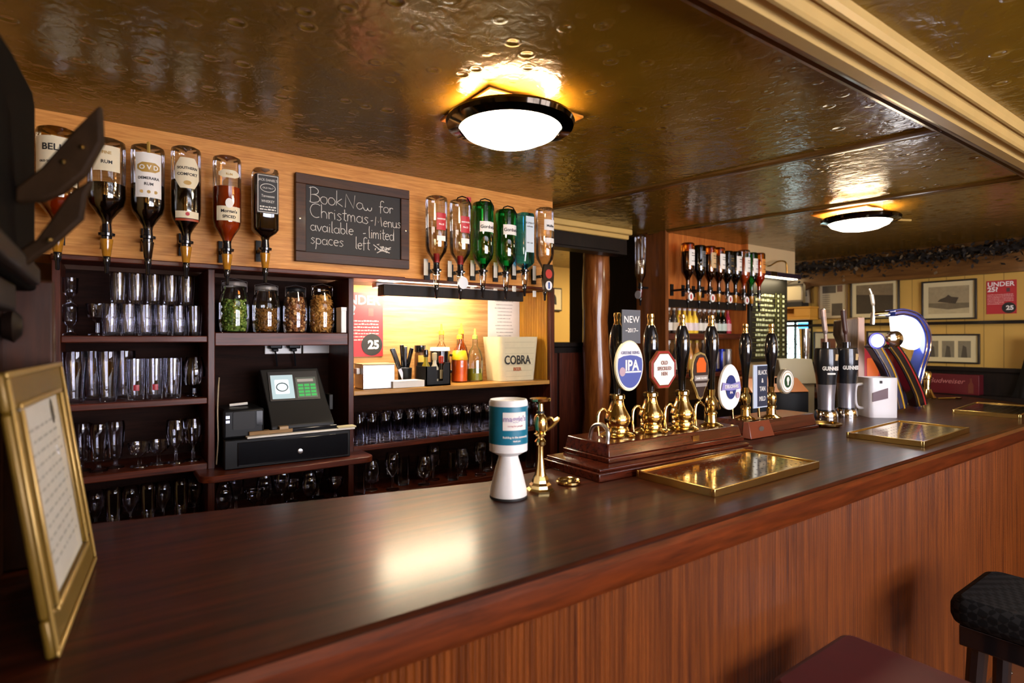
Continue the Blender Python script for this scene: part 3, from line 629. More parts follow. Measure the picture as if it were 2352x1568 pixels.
# ---------------------------------------------------------------- chalkboard with handwriting
def arc(cx, cy, rx, ry, a0, a1, n=10): return [(cx+rx*math.cos(math.radians(a0+(a1-a0)*k/n)), cy+ry*math.sin(math.radians(a0+(a1-a0)*k/n))) for k in range(n+1)]
GL = {
 'B': (.62, [[(.05, 0), (.08, 1)], [(.0, .95)]+arc(.2, .76, .3, .24, 90, -90)+[(.05, .5)]+arc(.2, .26, .38, .27, 90, -100)+[(-.02, .05)]]),
 'N': (.7, [[(.0, 0), (.05, 1), (.5, .0), (.58, 1)]]), 'C': (.62, [arc(.36, .5, .36, .5, 50, 300)]),
 'M': (.75, [[(0, 0), (.08, .85), (.3, .3), (.5, .85), (.6, 0)]]),
 'o': (.44, [arc(.2, .25, .2, .25, 80, 440)]), 'k': (.46, [[(.04, 0), (.06, 1)], [(.36, .5), (.06, .2), (.4, -.02)]]),
 'w': (.56, [arc(.13, .2, .13, .2, 180, 360)+arc(.39, .2, .13, .2, 180, 380)]), 'f': (.34, [arc(.24, .8, .14, .2, 30, 180)+[(.1, -.1)], [(0, .48), (.28, .5)]]),
 'r': (.34, [[(.04, .5), (.06, 0)], arc(.2, .3, .14, .2, 170, 40)]), 'h': (.44, [[(.05, 1), (.04, 0)], arc(.2, .28, .15, .22, 180, 0)+[(.36, 0)]]),
 'i': (.18, [[(.06, .5), (.07, 0)], [(.06, .68), (.09, .7)]]), 's': (.36, [[(.3, .46), (.14, .52), (.06, .4), (.2, .28), (.3, .14), (.18, 0), (.02, .05)]]),
 't': (.3, [[(.14, .85), (.12, .08), (.24, 0)], [(0, .55), (.28, .58)]]), 'm': (.6, [[(.03, .5), (.03, 0)], arc(.14, .28, .1, .22, 180, 0)+[(.25, 0)], arc(.37, .28, .11, .22, 180, 0)+[(.5, 0)]]),
 'a': (.46, [arc(.19, .24, .18, .24, 60, 400)+[(.37, .5), (.38, .06), (.44, 0)]]), 'e': (.4, [[(.04, .26), (.34, .3)]+arc(.19, .25, .17, .25, 20, 310)]),
 'n': (.44, [[(.04, .5), (.04, 0)], arc(.2, .28, .15, .22, 180, 0)+[(.36, 0)]]), 'u': (.44, [[(.03, .5)]+arc(.18, .2, .15, .2, 180, 350)+[(.34, .5), (.36, 0)]]),
 'v': (.36, [[(0, .5), (.15, 0), (.32, .5)]]), 'l': (.2, [[(.06, 1), (.06, .05), (.14, 0)]]), 'b': (.42, [[(.04, 1), (.04, .05)]+arc(.2, .23, .17, .24, 210, -160)]),
 'd': (.46, [arc(.19, .24, .18, .24, 60, 400)+[(.38, 1), (.38, 0)]]), 'p': (.44, [[(.04, .5), (.02, -.45)], arc(.2, .25, .17, .24, 170, -170)]),
 'c': (.38, [arc(.2, .25, .18, .25, 50, 310)]), '-': (.4, [[(.06, .3), (.28, .33)]]), ' ': (.34, [])}
ch = T('chalkboard', 'dark framed chalkboard with handwritten Christmas booking message', 'chalkboard', (.7965, 2.198, 1.952))
fr = M()
W2, H2, b_ = .23, .165, .038
for x0, x1, z0, z1 in ((-W2, W2, H2-b_, H2), (-W2, W2, -H2, -H2+b_), (-W2, -W2+b_, -H2+b_, H2-b_), (W2-b_, W2, -H2+b_, H2-b_)): fr.box(x0, x1, -.02, 0, z0, z1)
f = obj('frame', fr, wood('board_frame', '#2a170c', '#4c2c18', 0, 6, 12, .5, .15), ch, bev=.002)
for x in (-W2+.016, W2-.016): obj('screw', M().lathe([(.003, 0), (.003, .001), (.0003, .0015)], seg=10, mat=Matrix.Translation((x, -.02, -.005)) @ Matrix.Rotation(PI/2, 4, 'X')), BRASS, f)
sl = obj('slate', M().box(-W2+b_, W2-b_, -.011, -.002, -H2+b_, H2-b_), pm('slate', '#262322', .7, var=.15, scale=8), ch)
rn = random.Random(5); CHALK = pm('chalk', '#d2ccc4', .9)
def write(s, x, z, h, sx=1, jit=.02):
    cm = M()
    for c in s:
        w_, st_ = GL[c]; dy = rn.uniform(-jit, jit)*h
        for q in st_:
            pts = [(x+px*h*sx, -.0118, z+dy+py*h) for px, py in q]
            if len(pts) < 4: pts = [Vector(pts[i]).lerp(Vector(pts[i+1]), k/3) for i in range(len(pts)-1) for k in range(3)]+[Vector(pts[-1])]
            cm.tube([Vector(p)+Vector((rn.gauss(0, .0004), 0, rn.gauss(0, .0004))) for p in pts], .00155, 5)
        x += w_*h*sx
    obj('chalk_word', cm, CHALK, sl)
write('Book', -.178, .062, .058, 1.15); write('Now', -.04, .06, .052, 1.25); write('for', .1, .06, .046, 1.2)
write('Christmas', -.175, .006, .052, 1.22); write('-', .062, .008, .04); write('Menus', .082, .003, .044, 1.08)
write('available', -.174, -.045, .044, 1.22); write('-', .03, -.048, .045); write('limited', .055, -.051, .048, 1.0)
write('spaces', -.174, -.094, .044, 1.22); write('left', .0, -.098, .048, 1.05)
cm = M()
for q in range(30):   # a scribbled sprig
    a = rn.random()*2*PI; x, z = .115+rn.gauss(0, .018), -.092+rn.gauss(0, .009)
    cm.tube([(x, -.0118, z), (x+.012*math.cos(a), -.0118, z+.007*math.sin(a))], .0013, 5)
cm.tube([(.075, -.0118, -.075), (.11, -.0118, -.098), (.15, -.0118, -.08)], .002, 5); cm.tube([(.09, -.0118, -.107), (.11, -.0118, -.096), (.145, -.0118, -.103)], .002, 5)
o = obj('chalk_sprig', cm, CHALK, sl); o['kind'] = 'stuff'

# ---------------------------------------------------------------- till, sockets and printer
till = T('cash_register', 'black cash register with green keypad screen on its till shelf', 'cash register', (.55, 2.24, 1.051), math.radians(-2))
obj('drawer_case', M().box(-.225, .205, -.12, .16, 0, .1), BLACKM, till, bev=.003)
dr = obj('drawer', M().box(-.185, .195, -.126, -.12, .008, .09), BLACK, till, bev=.002)
obj('lock', M().lathe([(.009, 0), (.009, .003), (.006, .004), (.0003, .004)], seg=16, mat=Matrix.Translation((.02, -.126, .04)) @ Matrix.Rotation(PI/2, 4, 'X')), STEEL, dr)
body = obj('screen_body', M().add([(-.07, -.085, .1), (.155, -.085, .1), (.155, .1, .1), (-.07, .1, .1), (-.07, -.085, .13), (.155, -.085, .13), (-.072, -.02, .2), (.148, -.02, .2), (-.085, .06, .33), (.13, .06, .33), (-.085, .1, .32), (.13, .1, .32)],
   [(0, 1, 5, 4), (4, 5, 7, 6), (6, 7, 9, 8), (8, 9, 11, 10), (10, 11, 2, 3), (0, 4, 6, 8, 10, 3), (1, 2, 11, 9, 7, 5), (3, 2, 1, 0)]), DGREY, till, bev=.004, smooth=20)
mt = Matrix.Translation((.033, -.021, .203)) @ Matrix.Rotation(math.atan2(.13, .08), 4, 'X')      # screen plane: x across, y up the slope
scn = obj('display_panel', M().box(-.093, .088, .012, .135, 0, .002, mt), pm('panel_grey', '#39383a', .3, coat=.3), till)
obj('lit_screen', M().box(-.085, -.005, .02, .12, .002, .003, mt), emis('screen_pale', '#8fa3a8', .35), scn)
obj('screen_badge', M().prism(rrect(-.072, -.022, .04, .1, .004), .003, .0036, mt).prism(ell(.017, .014, 24, -.047, .068), .0036, .0042, mt), emis('screen_white', '#d5e2e6', .45), scn)
rg = [(mt @ Vector((-.047+.02*math.cos(a), .068+.017*math.sin(a), .0045))) for a in [2*PI*k/24 for k in range(25)]]
obj('screen_ring', M().tube(rg, .0025, 5), pm('ring_grey', '#55666c', .4), scn)
obj('keypad_screen', M().box(.004, .08, .02, .108, .002, .003, mt), pm('keypad_grey', '#5c6660', .35), scn)
kp = M(); rn2 = random.Random(2)
for r in range(4):
    for c in range(3): kp.box(.011+.023*c, .03+.023*c, .026+.014*r, .036+.014*r, .003, .0036, mt)
obj('keypad_key', kp, emis('key_green', '#2f9a4a', .25), scn); scn.children[-1]['kind'] = 'stuff'
obj('status_line', M().box(.01, .07, .088, .1, .003, .0036, mt), pm('status_white', '#b8b2ae', .5), scn)
obj('keyboard_lip', M().box(-.08, .16, -.105, -.03, .1, .122), BLACK, till, bev=.004)
obj('side_card_slot', M().box(.15, .166, -.03, .03, .17, .23), DGREY, till, bev=.003)
pr = T('receipt_printer', 'squat black receipt printer beside the cash register', 'printer', (.39, 2.245, 1.152))
obj('printer_case', M().box(-.07, .062, -.095, .09, 0, .1), BLACKM, pr, bev=.008)
obj('paper_cover', M().prism(rrect(-.04, .03, .03, .092, .006), 0, .004, Matrix.Translation((0, -.095, 0)) @ XZ), DGREY, pr)
obj('indicator_light', M().box(-.062, -.05, -.097, -.094, .07, .08).box(-.062, -.05, -.097, -.094, .055, .064), emis('indicator', '#b9bfe0', .6), pr)
obj('button_strip', M().box(.036, .056, -.097, -.094, .04, .09), BLACK, pr)
ps = T('receipt_slip', 'curled cream receipt slip on top of the printer', 'paper', (.385, 2.25, 1.253)); obj('slip', M().tube([(-.03, 0, .005), (.03, 0, .008)], .005, 8), PAPER, ps)
pb = T('paper_strip', 'long white paper strip lying along the till drawer', 'paper', (.575, 2.13, 1.152))
obj('strip', M().box(-.185, .195, -.014, .03, 0, .006), PAPER, pb, bev=.001); obj('strip_end', M().box(.13, .2, -.015, .028, .006, .012), pm('paper_cream', '#c9bd9a', .7), pb, bev=.001)
nb = T('notepad', 'brown notepad lying on the till drawer under the screen', 'notepad', (.47, 2.145, 1.16)); obj('cover', M().box(-.07, .075, -.01, .02, 0, .012), pm('kraft', '#8a6a42', .7), nb); obj('bulldog_clip', M().box(.03, .06, -.012, .018, .012, .022), pm('clip_tan', '#a98a62', .5), nb)
def socket(x, label, plugs):
    t = T('wall_socket', label, 'socket', (x, 2.458, 1.475))
    obj('face_plate', M().box(-.072, .072, -.024, -.013, -.04, .043), WHITE, t, bev=.003)
    obj('switch', M().box(-.01, .01, -.028, -.024, .005, .025), WHITE if plugs else pm('red_switch', '#4a1418', .4), t)
    for px in plugs:
        p = obj('plug', M().box(px-.024, px+.024, -.058, -.024, -.018, .035).box(px-.012, px+.012, -.05, -.03, -.03, -.018), BLACKM, t, bev=.004)
        obj('cable', M().tube(curve([(px, -.04, -.028), (px+.004, -.04, -.05), (px+.01, -.03, -.09)]), .0035, 6), BLACKM, p)
socket(.585, 'white double wall socket with two black plugs above the till', (-.036, .036)); socket(.735, 'white wall socket with a dark switch and no plugs', ())
cb = T('power_cable', 'pale cable hanging down the upright left of the till', 'cable', (.3055, 2.2, 1.3)); obj('cable', M().tube(curve([(.012, .02, .06), (.004, -.02, .03), (.0, -.03, -.05), (.003, -.02, -.15), (.001, 0, -.24)]), .0025, 6), pm('cable_pale', '#a8977c', .5), cb)

# ---------------------------------------------------------------- the lit worktop bay
def age_poster(x, y, z, wd, ht, label, rz=0, nm='poster', dim=False):
    t = T(nm, label, 'poster', (x, y, z), rz)
    sheet = obj('sheet', M().box(-wd/2, wd/2, -.002, 0, -ht/2, ht/2), RED, t)
    k = wd/.3
    txt(sheet, 'UNDER', .082*k, PRW, (-.14*k, -.0025, ht/2-.075*k), align='LEFT', bold=.015, sx=.98); txt(sheet, '25?', .08*k, PRW, (-.14*k, -.0025, ht/2-.14*k), align='LEFT', bold=.03)
    obj('small_portrait', M().box(.05*k, .085*k, -.003, -.002, ht/2-.15*k, ht/2-.1*k), pm('portrait_grey', '#5d3a3c', .6), sheet)
    r_ = random.Random(int(x*10)); m = M()
    for q in range(7): scrib(m, -.14*k, (.12 if q < 5 else .03)*k, ht/2-(.185+.02*q)*k, .011*k, -.002, r_)
    obj('small_print', m, pm('pink_print', '#e0a8a4', .6), sheet)
    d = obj('age_roundel', M().prism(ell(.07*k, .07*k, 28, .075*k, -ht/2+.075*k), .002, .0035, XZ), PRB, sheet)
    txt(d, '25', .075*k, PRW, (.085*k, -.004, -ht/2+.05*k), bold=.04)
    return t
age_poster(.914, 2.443, 1.56, .21, .285, 'red age check poster half hidden behind the shelving upright')
nt_ = T('notice', 'white typed notice fixed behind the ice bucket', 'notice', (1.69, 2.443, 1.6))
s_ = obj('sheet', M().box(-.1, .1, -.002, 0, -.13, .125), PAPER, nt_); m = M(); rn = random.Random(4)
for q in range(11): scrib(m, -.06+rn.random()*.02, .06-rn.random()*.02, .09-.018*q, .004, -.002, rn, .0008)
obj('small_print', m, pm('grey_print', '#77716c', .7), s_)
ib = T('ice_bucket', 'cream canvas look ice bucket printed with a beer name', 'bucket', (1.645, 2.32, 1.291))
def rbox(hw, hd, r): return rrect(-hw, hw, -hd, hd, r)
bk = M(); P0, P1 = rbox(.108, .07, .03), rbox(.124, .082, .03); n = len(P0)
vs = [(x, y, 0) for x, y in P0]+[(x, y, .215) for x, y in P1]+[(x*.94, y*.92, .213) for x, y in P1]+[(x*.93, y*.9, .012) for x, y in P0]
fs = [tuple(reversed(range(n)))]
for k in range(3): fs += [(k*n+i, k*n+(i+1) % n, (k+1)*n+(i+1) % n, (k+1)*n+i) for i in range(n)]
fs.append(tuple(range(3*n, 4*n)))
b_ = obj('tub', bk.add(vs, fs), pm('bucket_cream', '#d8cda8', .5, var=.12, scale=25), ib)
gr = M()
for q in range(7): gr.box(-.078-.0023*q, .078+.0023*q, -.0714-.00172*q, -.0705-.00172*q, .028*q+.02, .0215+.028*q)
obj('brick_print', gr, pm('brick_line', '#b5a988', .6), b_)
txt(b_, 'COBRA', .06, PRB, (-.012, -.0797, .082), rot=(math.radians(86.5), 0, 0), bold=.02, sx=.78); txt(b_, 'BEER', .022, pm('faded_red', '#c0603c', .6), (-.012, -.0772, .05), rot=(math.radians(86.5), 0, 0), bold=.02)
def dbottle(nm, x, y, label, cat, prof, mat, liq=None, fh=0, cap=None, group=None, lm=None, sq=False, rz=0):
    t = T(nm, label, cat, (x, y, 1.291), rz, group)
    m_ = M().lathe(prof, seg=24, caps=False); mq = None
    if liq: mq = M().lathe([(.0004, .004)]+[(r-.002, max(z, .004)) for r, z in prof if z <= fh]+[(.9*prof[1][0], fh), (.0004, fh)], seg=24, caps=False)
    obj('bottle_body', m_, mat, t)
    if mq: obj('liquid', mq, liq, t)
    if cap: obj('pourer', M().lathe([(.012, prof[-1][1]-.012), (.014, prof[-1][1]-.01), (.013, prof[-1][1]+.006), (.006, prof[-1][1]+.01), (.004, prof[-1][1]+.04), (.0004, prof[-1][1]+.04)], seg=14), cap, t)
    if lm: obj('front_label', patch(prof[2][0]+.0005, prof[2][0]*.8, .04, .1), lm, t)
    return t
sp = [(.0004, 0), (.036, .001), (.039, .006), (.039, .11), (.03, .145), (.013, .17), (.012, .215)]
dbottle('juice_bottle', 1.362, 2.34, 'clear pourer bottle of bright orange juice on the lit worktop', 'bottle', sp, THIN, pm('orange_juice', '#e8660c', .3), .125, pm('pourer_yellow', '#e0b030', .4))
obj('neck_sleeve', M().lathe([(.039, .105), (.04, .11), (.032, .146), (.028, .15)], seg=20, caps=False), pm('sleeve_yellow', '#e0b51c', .4), bpy.data.objects['juice_bottle'])
dbottle('lime_cordial_bottle', 1.455, 2.35, 'clear bottle a third full of green lime cordial beside the ice bucket', 'bottle', sp, THIN, pm('lime_cordial', '#8a9a1c', .3), .06, pm('pourer_green', '#a8b84c', .4), lm=thin('etched', (.8, .8, .75), base=.2))
dbottle('cordial_bottle', 1.3, 2.405, 'clear bottle at the rear behind the orange juice bottle', 'bottle', [(r*.9, z*1.1) for r, z in sp], THIN, pm('amber_juice', '#d8941c', .35), .11, pm('pourer_yellow', '#e0b030', .4))
dbottle('cordial_bottle', 1.41, 2.405, 'amber bottle at the rear between the juice and the lime cordial', 'bottle', [(r*.9, z*1.12) for r, z in sp], THINA, pm('amber_juice', '#d8941c', .35), .11, pm('pourer_yellow', '#e0b030', .4))
jg = T('water_jug', 'black jug with a white rim standing behind the condiment caddy', 'jug', (1.262, 2.35, 1.291))
obj('jug_body', M().lathe(shell([(.04, 0), (.042, .005), (.045, .08), (.046, .15)], .003, .01), seg=24, caps=False), BLACK, jg); obj('rim', M().lathe([(.046, .148), (.048, .15), (.045, .166), (.042, .164), (.043, .15)], seg=24, caps=False), WHITE, jg)
obj('handle', M().tube(curve([(.044, 0, .13), (.075, 0, .12), (.078, 0, .07), (.045, 0, .04)]), .006, 8), BLACK, jg)
cd = T('condiment_caddy', 'black condiment caddy with a notch in its front', 'caddy', (1.185, 2.26, 1.291))
obj('tray', M().box(-.065, .055, -.05, .05, 0, .006).box(-.065, -.06, -.05, .05, .006, .085).box(.05, .055, -.05, .05, .006, .1).box(-.06, .05, .046, .05, .006, .1).prism([(-.065, 0), (.055, 0), (.055, .1), (.03, .1), (.02, .085), (.018, .02), (-.012, .02), (-.014, .085), (-.065, .085)], .046, .05, XZ), BLACKM, cd)
for i, (x, c, h, cp, lb) in enumerate(((-.04, '#8a7a1c', .13, BLACK, 'yellow sauce bottle at the near end of the caddy'), (.003, '#d8d0b8', .115, pm('cap_cream', '#c8b890', .4), 'pale sauce bottle showing through the caddy notch'), (.036, '#1c1210', .1, pm('cap_red', '#b03018', .4), 'dark sauce bottle with a red cap in the caddy'))):
    t = T('sauce_bottle', lb, 'bottle', (1.185+x, 2.262, 1.298), 0, 'sauces in the caddy')
    obj('bottle_body', M().lathe([(.0004, 0), (.017, .001), (.018, .01), (.018, h*.6), (.009, h*.75), (.008, h)], seg=18, caps=False), pm('sauce_'+str(i), c, .25, coat=.3), t); obj('cap', M().lathe([(.01, h-.012), (.011, h), (.011, h+.02), (.0004, h+.022)], seg=14), cp, t); obj('front_label', patch(.0182, .014, .02, .06), LAB if i != 1 else PRB, t)
mj = T('spice_jar', 'small jar with a yellow label and black lid behind the sauces', 'jar', (1.17, 2.37, 1.291)); obj('jar_body', M().lathe([(.0004, 0), (.026, .001), (.026, .13), (.022, .145)], seg=18, caps=False), pm('jar_brown', '#5a3a1c', .3), mj); obj('lid', M().lathe([(.025, .145), (.026, .147), (.026, .175), (.0004, .176)], seg=18), BLACK, mj); obj('front_label', patch(.0263, .02, .085, .13), pm('label_yellow', '#d8b84c', .6), mj)
kh = T('cutlery_pot', 'black pot of knives on the worktop beside the steel box', 'pot', (1.08, 2.34, 1.291)); obj('pot', M().lathe(shell([(.026, 0), (.028, .004), (.032, .075)], .003, .006), seg=20, caps=False), BLACKM, kh)
for i, (a, b, l) in enumerate(((-.42, .05, .16), (-.3, -.12, .15), (-.12, .1, .165), (.06, -.05, .15), (.2, .12, .145))):
    t = T('knife', ORD[i]+' black handled knife from the steel box, leaning in the cutlery pot', 'knife', (1.08+.018*math.sin(a), 2.34+.01*i-.02, 1.3), 0, 'knives in the cutlery pot'); t.rotation_euler = (b, a, 0)
    obj('knife_handle', M().box(-.009, .009, -.006, .006, .07, .07+l*.62), BLACK, t, bev=.004); obj('blade', M().box(-.008, .008, -.001, .001, 0, .072), STEEL, t)
sb = T('steel_box', 'brushed steel napkin box at the end of the lit worktop', 'box', (.92, 2.27, 1.291), math.radians(-3)); obj('box', M().box(-.075, .06, -.05, .06, 0, .098), STEEL, sb, bev=.002); obj('lid', M().box(-.078, .062, -.052, .062, .098, .103), pm('lid_cream', '#cdb988', .5), sb, bev=.001); obj('side_handle', M().box(-.092, -.075, -.02, .02, .06, .085), WHITE, sb, bev=.003)
pp = T('paper_stack', 'stack of white papers lying in front of the knives', 'papers', (1.035, 2.245, 1.291), math.radians(4)); obj('sheets', M().box(-.075, .075, -.04, .04, 0, .026), PAPER, pp, bev=.001); obj('top_sheet', M().box(-.076, .073, -.042, .038, .026, .028), WHITE, pp)
sg = T('shot_glass', 'small clear glass standing on the papers beside the steel box', 'glass', (1.0, 2.33, 1.291)); obj('glass', G['shot'], parent=sg)

# side unit stock
gm = 'mixer bottles on the side unit shelf'
mp = [(.0004, 0), (.024, .001), (.026, .006), (.026, .085), (.02, .11), (.011, .13), (.0105, .158), (.012, .16), (.012, .168), (.0004, .168)]
MIX = {}
def mixer(x, y, z, kind, label, h=1, group=gm):
    c, lc = {'clear': ((.8, .82, .82), '#e2dccf'), 'yellow': ((.95, .62, .05), '#e6d8d8'), 'green': ((.05, .3, .15), '#cfe0d8'), 'red': ((.45, .03, .06), '#e4b0b4'), 'dark': ((.06, .04, .03), '#c8b8a0'), 'amber': ((.6, .25, .05), '#c8a02c')}[kind]
    t = T('mixer_bottle', label, 'bottle', (x, y, z), 0, group)
    if kind not in MIX:
        mat = pm('mix_'+kind, c, .15, coat=.5) if kind in ('yellow', 'amber', 'dark', 'red') else thin('mixg_'+kind, c, base=.08)
        MIX[kind] = (M().lathe(mp, seg=18, caps=False).mesh('bottle_body', mat), patch(.0263, .03, .02, .072).mesh('front_label', pm('lm_'+lc[1:], lc, .5)), M().lathe([(.0122, .155), (.013, .157), (.013, .169), (.0004, .17)], seg=14).mesh('cap', pm('cap_'+kind, lc, .4)))
    for nm_, me in zip(('bottle_body', 'front_label', 'cap'), MIX[kind]):
        obj(nm_, me, parent=t)
    t.scale = (1, 1, h)
for i, k in enumerate(['clear', 'clear', 'dark', 'yellow', 'yellow', 'yellow', 'yellow', 'clear', 'clear', 'clear', 'clear', 'green', 'green', 'red']):
    mixer(2.965+.055*i, 2.45, 1.531, k, {'clear': 'clear', 'dark': 'dark', 'yellow': 'yellow', 'green': 'green', 'red': 'red'}[k]+' mixer bottle, '+ORD[i]+' along the side unit shelf from the doorway', 1.0)
for i, k in enumerate(['clear', 'clear', 'dark', 'dark', 'amber', 'amber', 'dark']):
    mixer(2.97+.075*i, 2.47, 1.263, k, k+' bottle, '+ORD[i]+' along the lower side unit shelf from the doorway', 1.3, 'bottles on the lower side unit shelf')
for i, (x, c, lb) in enumerate(((3.53, '#2a3aa0', 'blue and silver drinks can nearest the dark bottles on the lower side shelf'), (3.6, '#3040b0', 'second blue and silver drinks can on the lower side shelf'), (3.68, '#a8a8ae', 'plain silver drinks can on the lower side shelf'))):
    t = T('drinks_can', lb, 'can', (x, 2.45, 1.263), 0, 'drinks cans on the lower side shelf'); obj('can_body', M().lathe([(.0004, 0), (.026, .001), (.03, .008), (.03, .15), (.026, .158), (.0004, .156)], seg=20, caps=False), pm('can_'+c[1:], c, .25, .6), t); obj('silver_panel', patch(.0303, .016, .02, .14), STEEL, t)

# cream pier: menu board, picture lamp
mb = T('menu_blackboard', 'tall blackboard menu with chalked lists on the cream pier', 'blackboard', (4.04, 2.355, 1.64))
obj('board', M().box(-.26, .25, -.02, 0, -.315, .32), pm('blackboard', '#17160f', .5, var=.3, scale=6), mb, bev=.002)
rn = random.Random(9)
for q in range(13):
    m = M(); z = .17-.037*q; scrib(m, -.19+.02*rn.random(), .04+rn.random()*.05, z, .023, -.02, rn, .0015); m.box(.11, .13, -.0215, -.02, z, z+.018).box(.18, .205, -.0215, -.02, z, z+.018)
    o = obj('chalk_line', m, pm('chalk_green', '#d2dcae', .9), mb); o['kind'] = 'stuff'
m = M()
for q in range(14): m.box(-.23, .235, -.0215, -.02, .158-.037*q, .1595-.037*q)
m.box(.085, .0865, -.0215, -.02, -.29, .2).box(.155, .1565, -.0215, -.02, -.29, .2)
obj('ruled_lines', m, pm('rule_yellow', '#8f9440', .8), mb)
pl = T('picture_lamp', 'brass gooseneck picture lamp over the blackboard menu', 'lamp', (3.93, 2.36, 2.045))
obj('wall_rose', M().lathe([(.038, 0), (.038, .008), (.02, .016), (.0004, .018)], seg=24, mat=Matrix.Rotation(PI/2, 4, 'X')), BRASSD, pl)
obj('arm', M().tube(curve([(0, -.015, 0), (.06, -.05, -.01), (.13, -.08, .025), (.2, -.1, .02), (.215, -.1, -.06)]), .006, 8), BRASSD, pl)
shd = obj('shade', M().prism([(-.035, 0), (.035, 0), (.03, .035), (-.03, .035)], -.14, .36, Matrix.Translation((0, -.1, -.1)) @ YZ), pm('shade_dark', '#2b1f2c', .3, coat=.3), pl, bev=.003)
obj('brass_band', M().box(-.06, .02, -.137, -.13, -.1, -.066), BRASS, shd)
obj('lamp_glow', M().box(-.12, .33, -.12, -.08, -.103, -.1005), emis('picture_lamp_glow', (1, .8, .5), 14), pl)
CT = 1.1
# ---------------------------------------------------------------- charity can, brass stand, ring dish
cc = T('collection_can', 'teal and white charity collection can on a flared white pedestal', 'collection can', (.822, 1.168, CT))
obj('pedestal', M().lathe([(.0004, 0), (.044, 0), (.047, .004), (.046, .02), (.034, .07), (.025, .1), (.025, .112)], seg=36, caps=False), WHITE, cc)
obj('base_rim', M().lathe([(.047, 0), (.0475, .004), (.047, .006)], seg=36), PRB, cc)
can = obj('can', M().lathe([(.0004, .105), (.026, .106), (.048, .118), (.0485, .24), (.046, .246), (.043, .246), (.042, .24), (.0004, .24)], seg=40, caps=False), WHITE, cc)
wrap = obj('teal_wrap', M().lathe([(.0488, .138), (.0489, .139), (.0489, .23), (.0488, .231)], seg=40, caps=False), pm('teal', '#0a6f8a', .4), can)
p = obj('white_panel', patch(.0491, .032, .174, .218), LABW, can); p.rotation_euler = (0, 0, math.radians(-14))
txt(p, 'maggie\'s', .019, pm('pale_purple', '#a592b4', .6), (0, 0, .196), R=.0502, bold=.02); txt(p, 'caring for people', .006, pm('pale_red', '#c98a90', .6), (0, 0, .183), R=.0502)
for s_, z, sz in (('Building in the community', .155, .0068), ('thank you', .146, .005)):
    q = txt(can, s_, sz, LABW, (0, 0, z), R=.0495, bold=.03); q.rotation_euler = (0, 0, math.radians(-10))
obj('coin_slot', M().box(-.016, .016, -.003, .003, .2402, .241), PRB, can)
br = T('brass_spirit_stand', 'brass baluster counter stand with side lever and flat round top', 'brass stand', (.92, 1.162, CT))
obj('base', M().lathe([(.0004, 0), (.036, 0), (.037, .006), (.03, .01), (.029, .018), (.023, .024), (.021, .034), (.014, .046)], seg=8, caps=False), BRASS, br, smooth=20)
obj('stem', M().lathe([(.016, .04), (.012, .06), (.009, .09), (.0085, .118), (.014, .122), (.015, .13), (.009, .138), (.009, .142), (.016, .146), (.0165, .15), (.009, .153), (.017, .16), (.019, .176), (.016, .194), (.009, .202), (.009, .21)], seg=28, caps=False), BRASS, br)
obj('collar', M().lathe([(.0094, .203), (.0096, .204), (.0096, .209), (.0094, .21)], seg=20), PRB, br)
obj('top_plate', M().lathe([(.008, .208), (.0075, .228), (.012, .232), (.027, .236), (.028, .242), (.024, .243), (.0004, .24)], seg=28, caps=False), BRASS, br)
obj('lever', M().tube(curve([(.012, -.004, .185), (.026, -.01, .19), (.034, -.012, .182), (.05, -.016, .188)]), [.005]*24+[.006], 8).tube(curve([(.008, -.004, .155), (.03, -.012, .168), (.05, -.016, .188)]), .005, 8), BRASS, br)
rd = T('brass_dish', 'small round brass dish ring beside the brass stand', 'dish', (1.03, 1.178, CT))
obj('rim', M().lathe([(.026, .002), (.03, 0), (.034, .003), (.034, .008), (.031, .011), (.027, .008), (.025, .004)], seg=36, caps=False), BRASS, rd); obj('well', M().lathe([(.0004, .001), (.027, .002), (.027, .004), (.0004, .003)], seg=32, caps=False), pm('dish_dark', '#3a2410', .3, .5), rd)

# ---------------------------------------------------------------- beer engine plinths
pt = T('pump_plinth', 'stepped mahogany plinth carrying four hand pumps', 'plinth', (1.5, 1.26, CT), math.radians(-1))
def frus(m, a, b, z0, z1):
    v = [(a[0], a[2], z0), (a[1], a[2], z0), (a[1], a[3], z0), (a[0], a[3], z0), (b[0], b[2], z1), (b[1], b[2], z1), (b[1], b[3], z1), (b[0], b[3], z1)]
    return m.add(v, [(3, 2, 1, 0), (4, 5, 6, 7), (0, 1, 5, 4), (1, 2, 6, 5), (2, 3, 7, 6), (3, 0, 4, 7)])
obj('lower_step', frus(M(), (-.395, .335, -.135, .12), (-.395, .335, -.135, .12), 0, .024).box(-.385, .325, -.127, .115, .024, .034), PLINTH_W, pt, bev=.003)
u = frus(M().box(-.315, .35, -.09, .118, .034, .05), (-.31, .345, -.085, .115), (-.302, .337, -.075, .11), .05, .088)
obj('upper_block', u, PLINTH_W, pt, bev=.003)
obj('maker_plate', M().box(-.016, .016, -.0838, -.08, .058, .076, Matrix.Translation((.09, 0, 0))), BRASSD, pt)
obj('hoop_handle', M().tube(curve([(-.28, -.05, .088), (-.28, -.05, .12), (-.277, -.02, .137), (-.274, .02, .125), (-.274, .035, .088)]), .006, 8), STEEL, pt)
p2 = T('pump_plinth', 'smaller red-brown plinth carrying the two farther hand pumps', 'plinth', (2.22, 1.33, CT), math.radians(-1))
obj('base_block', frus(M().box(-.16, .36, -.065, .12, 0, .014), (-.15, .35, -.06, .115), (-.14, .34, -.05, .105), .014, .066), PLINTH_W, p2, bev=.003)
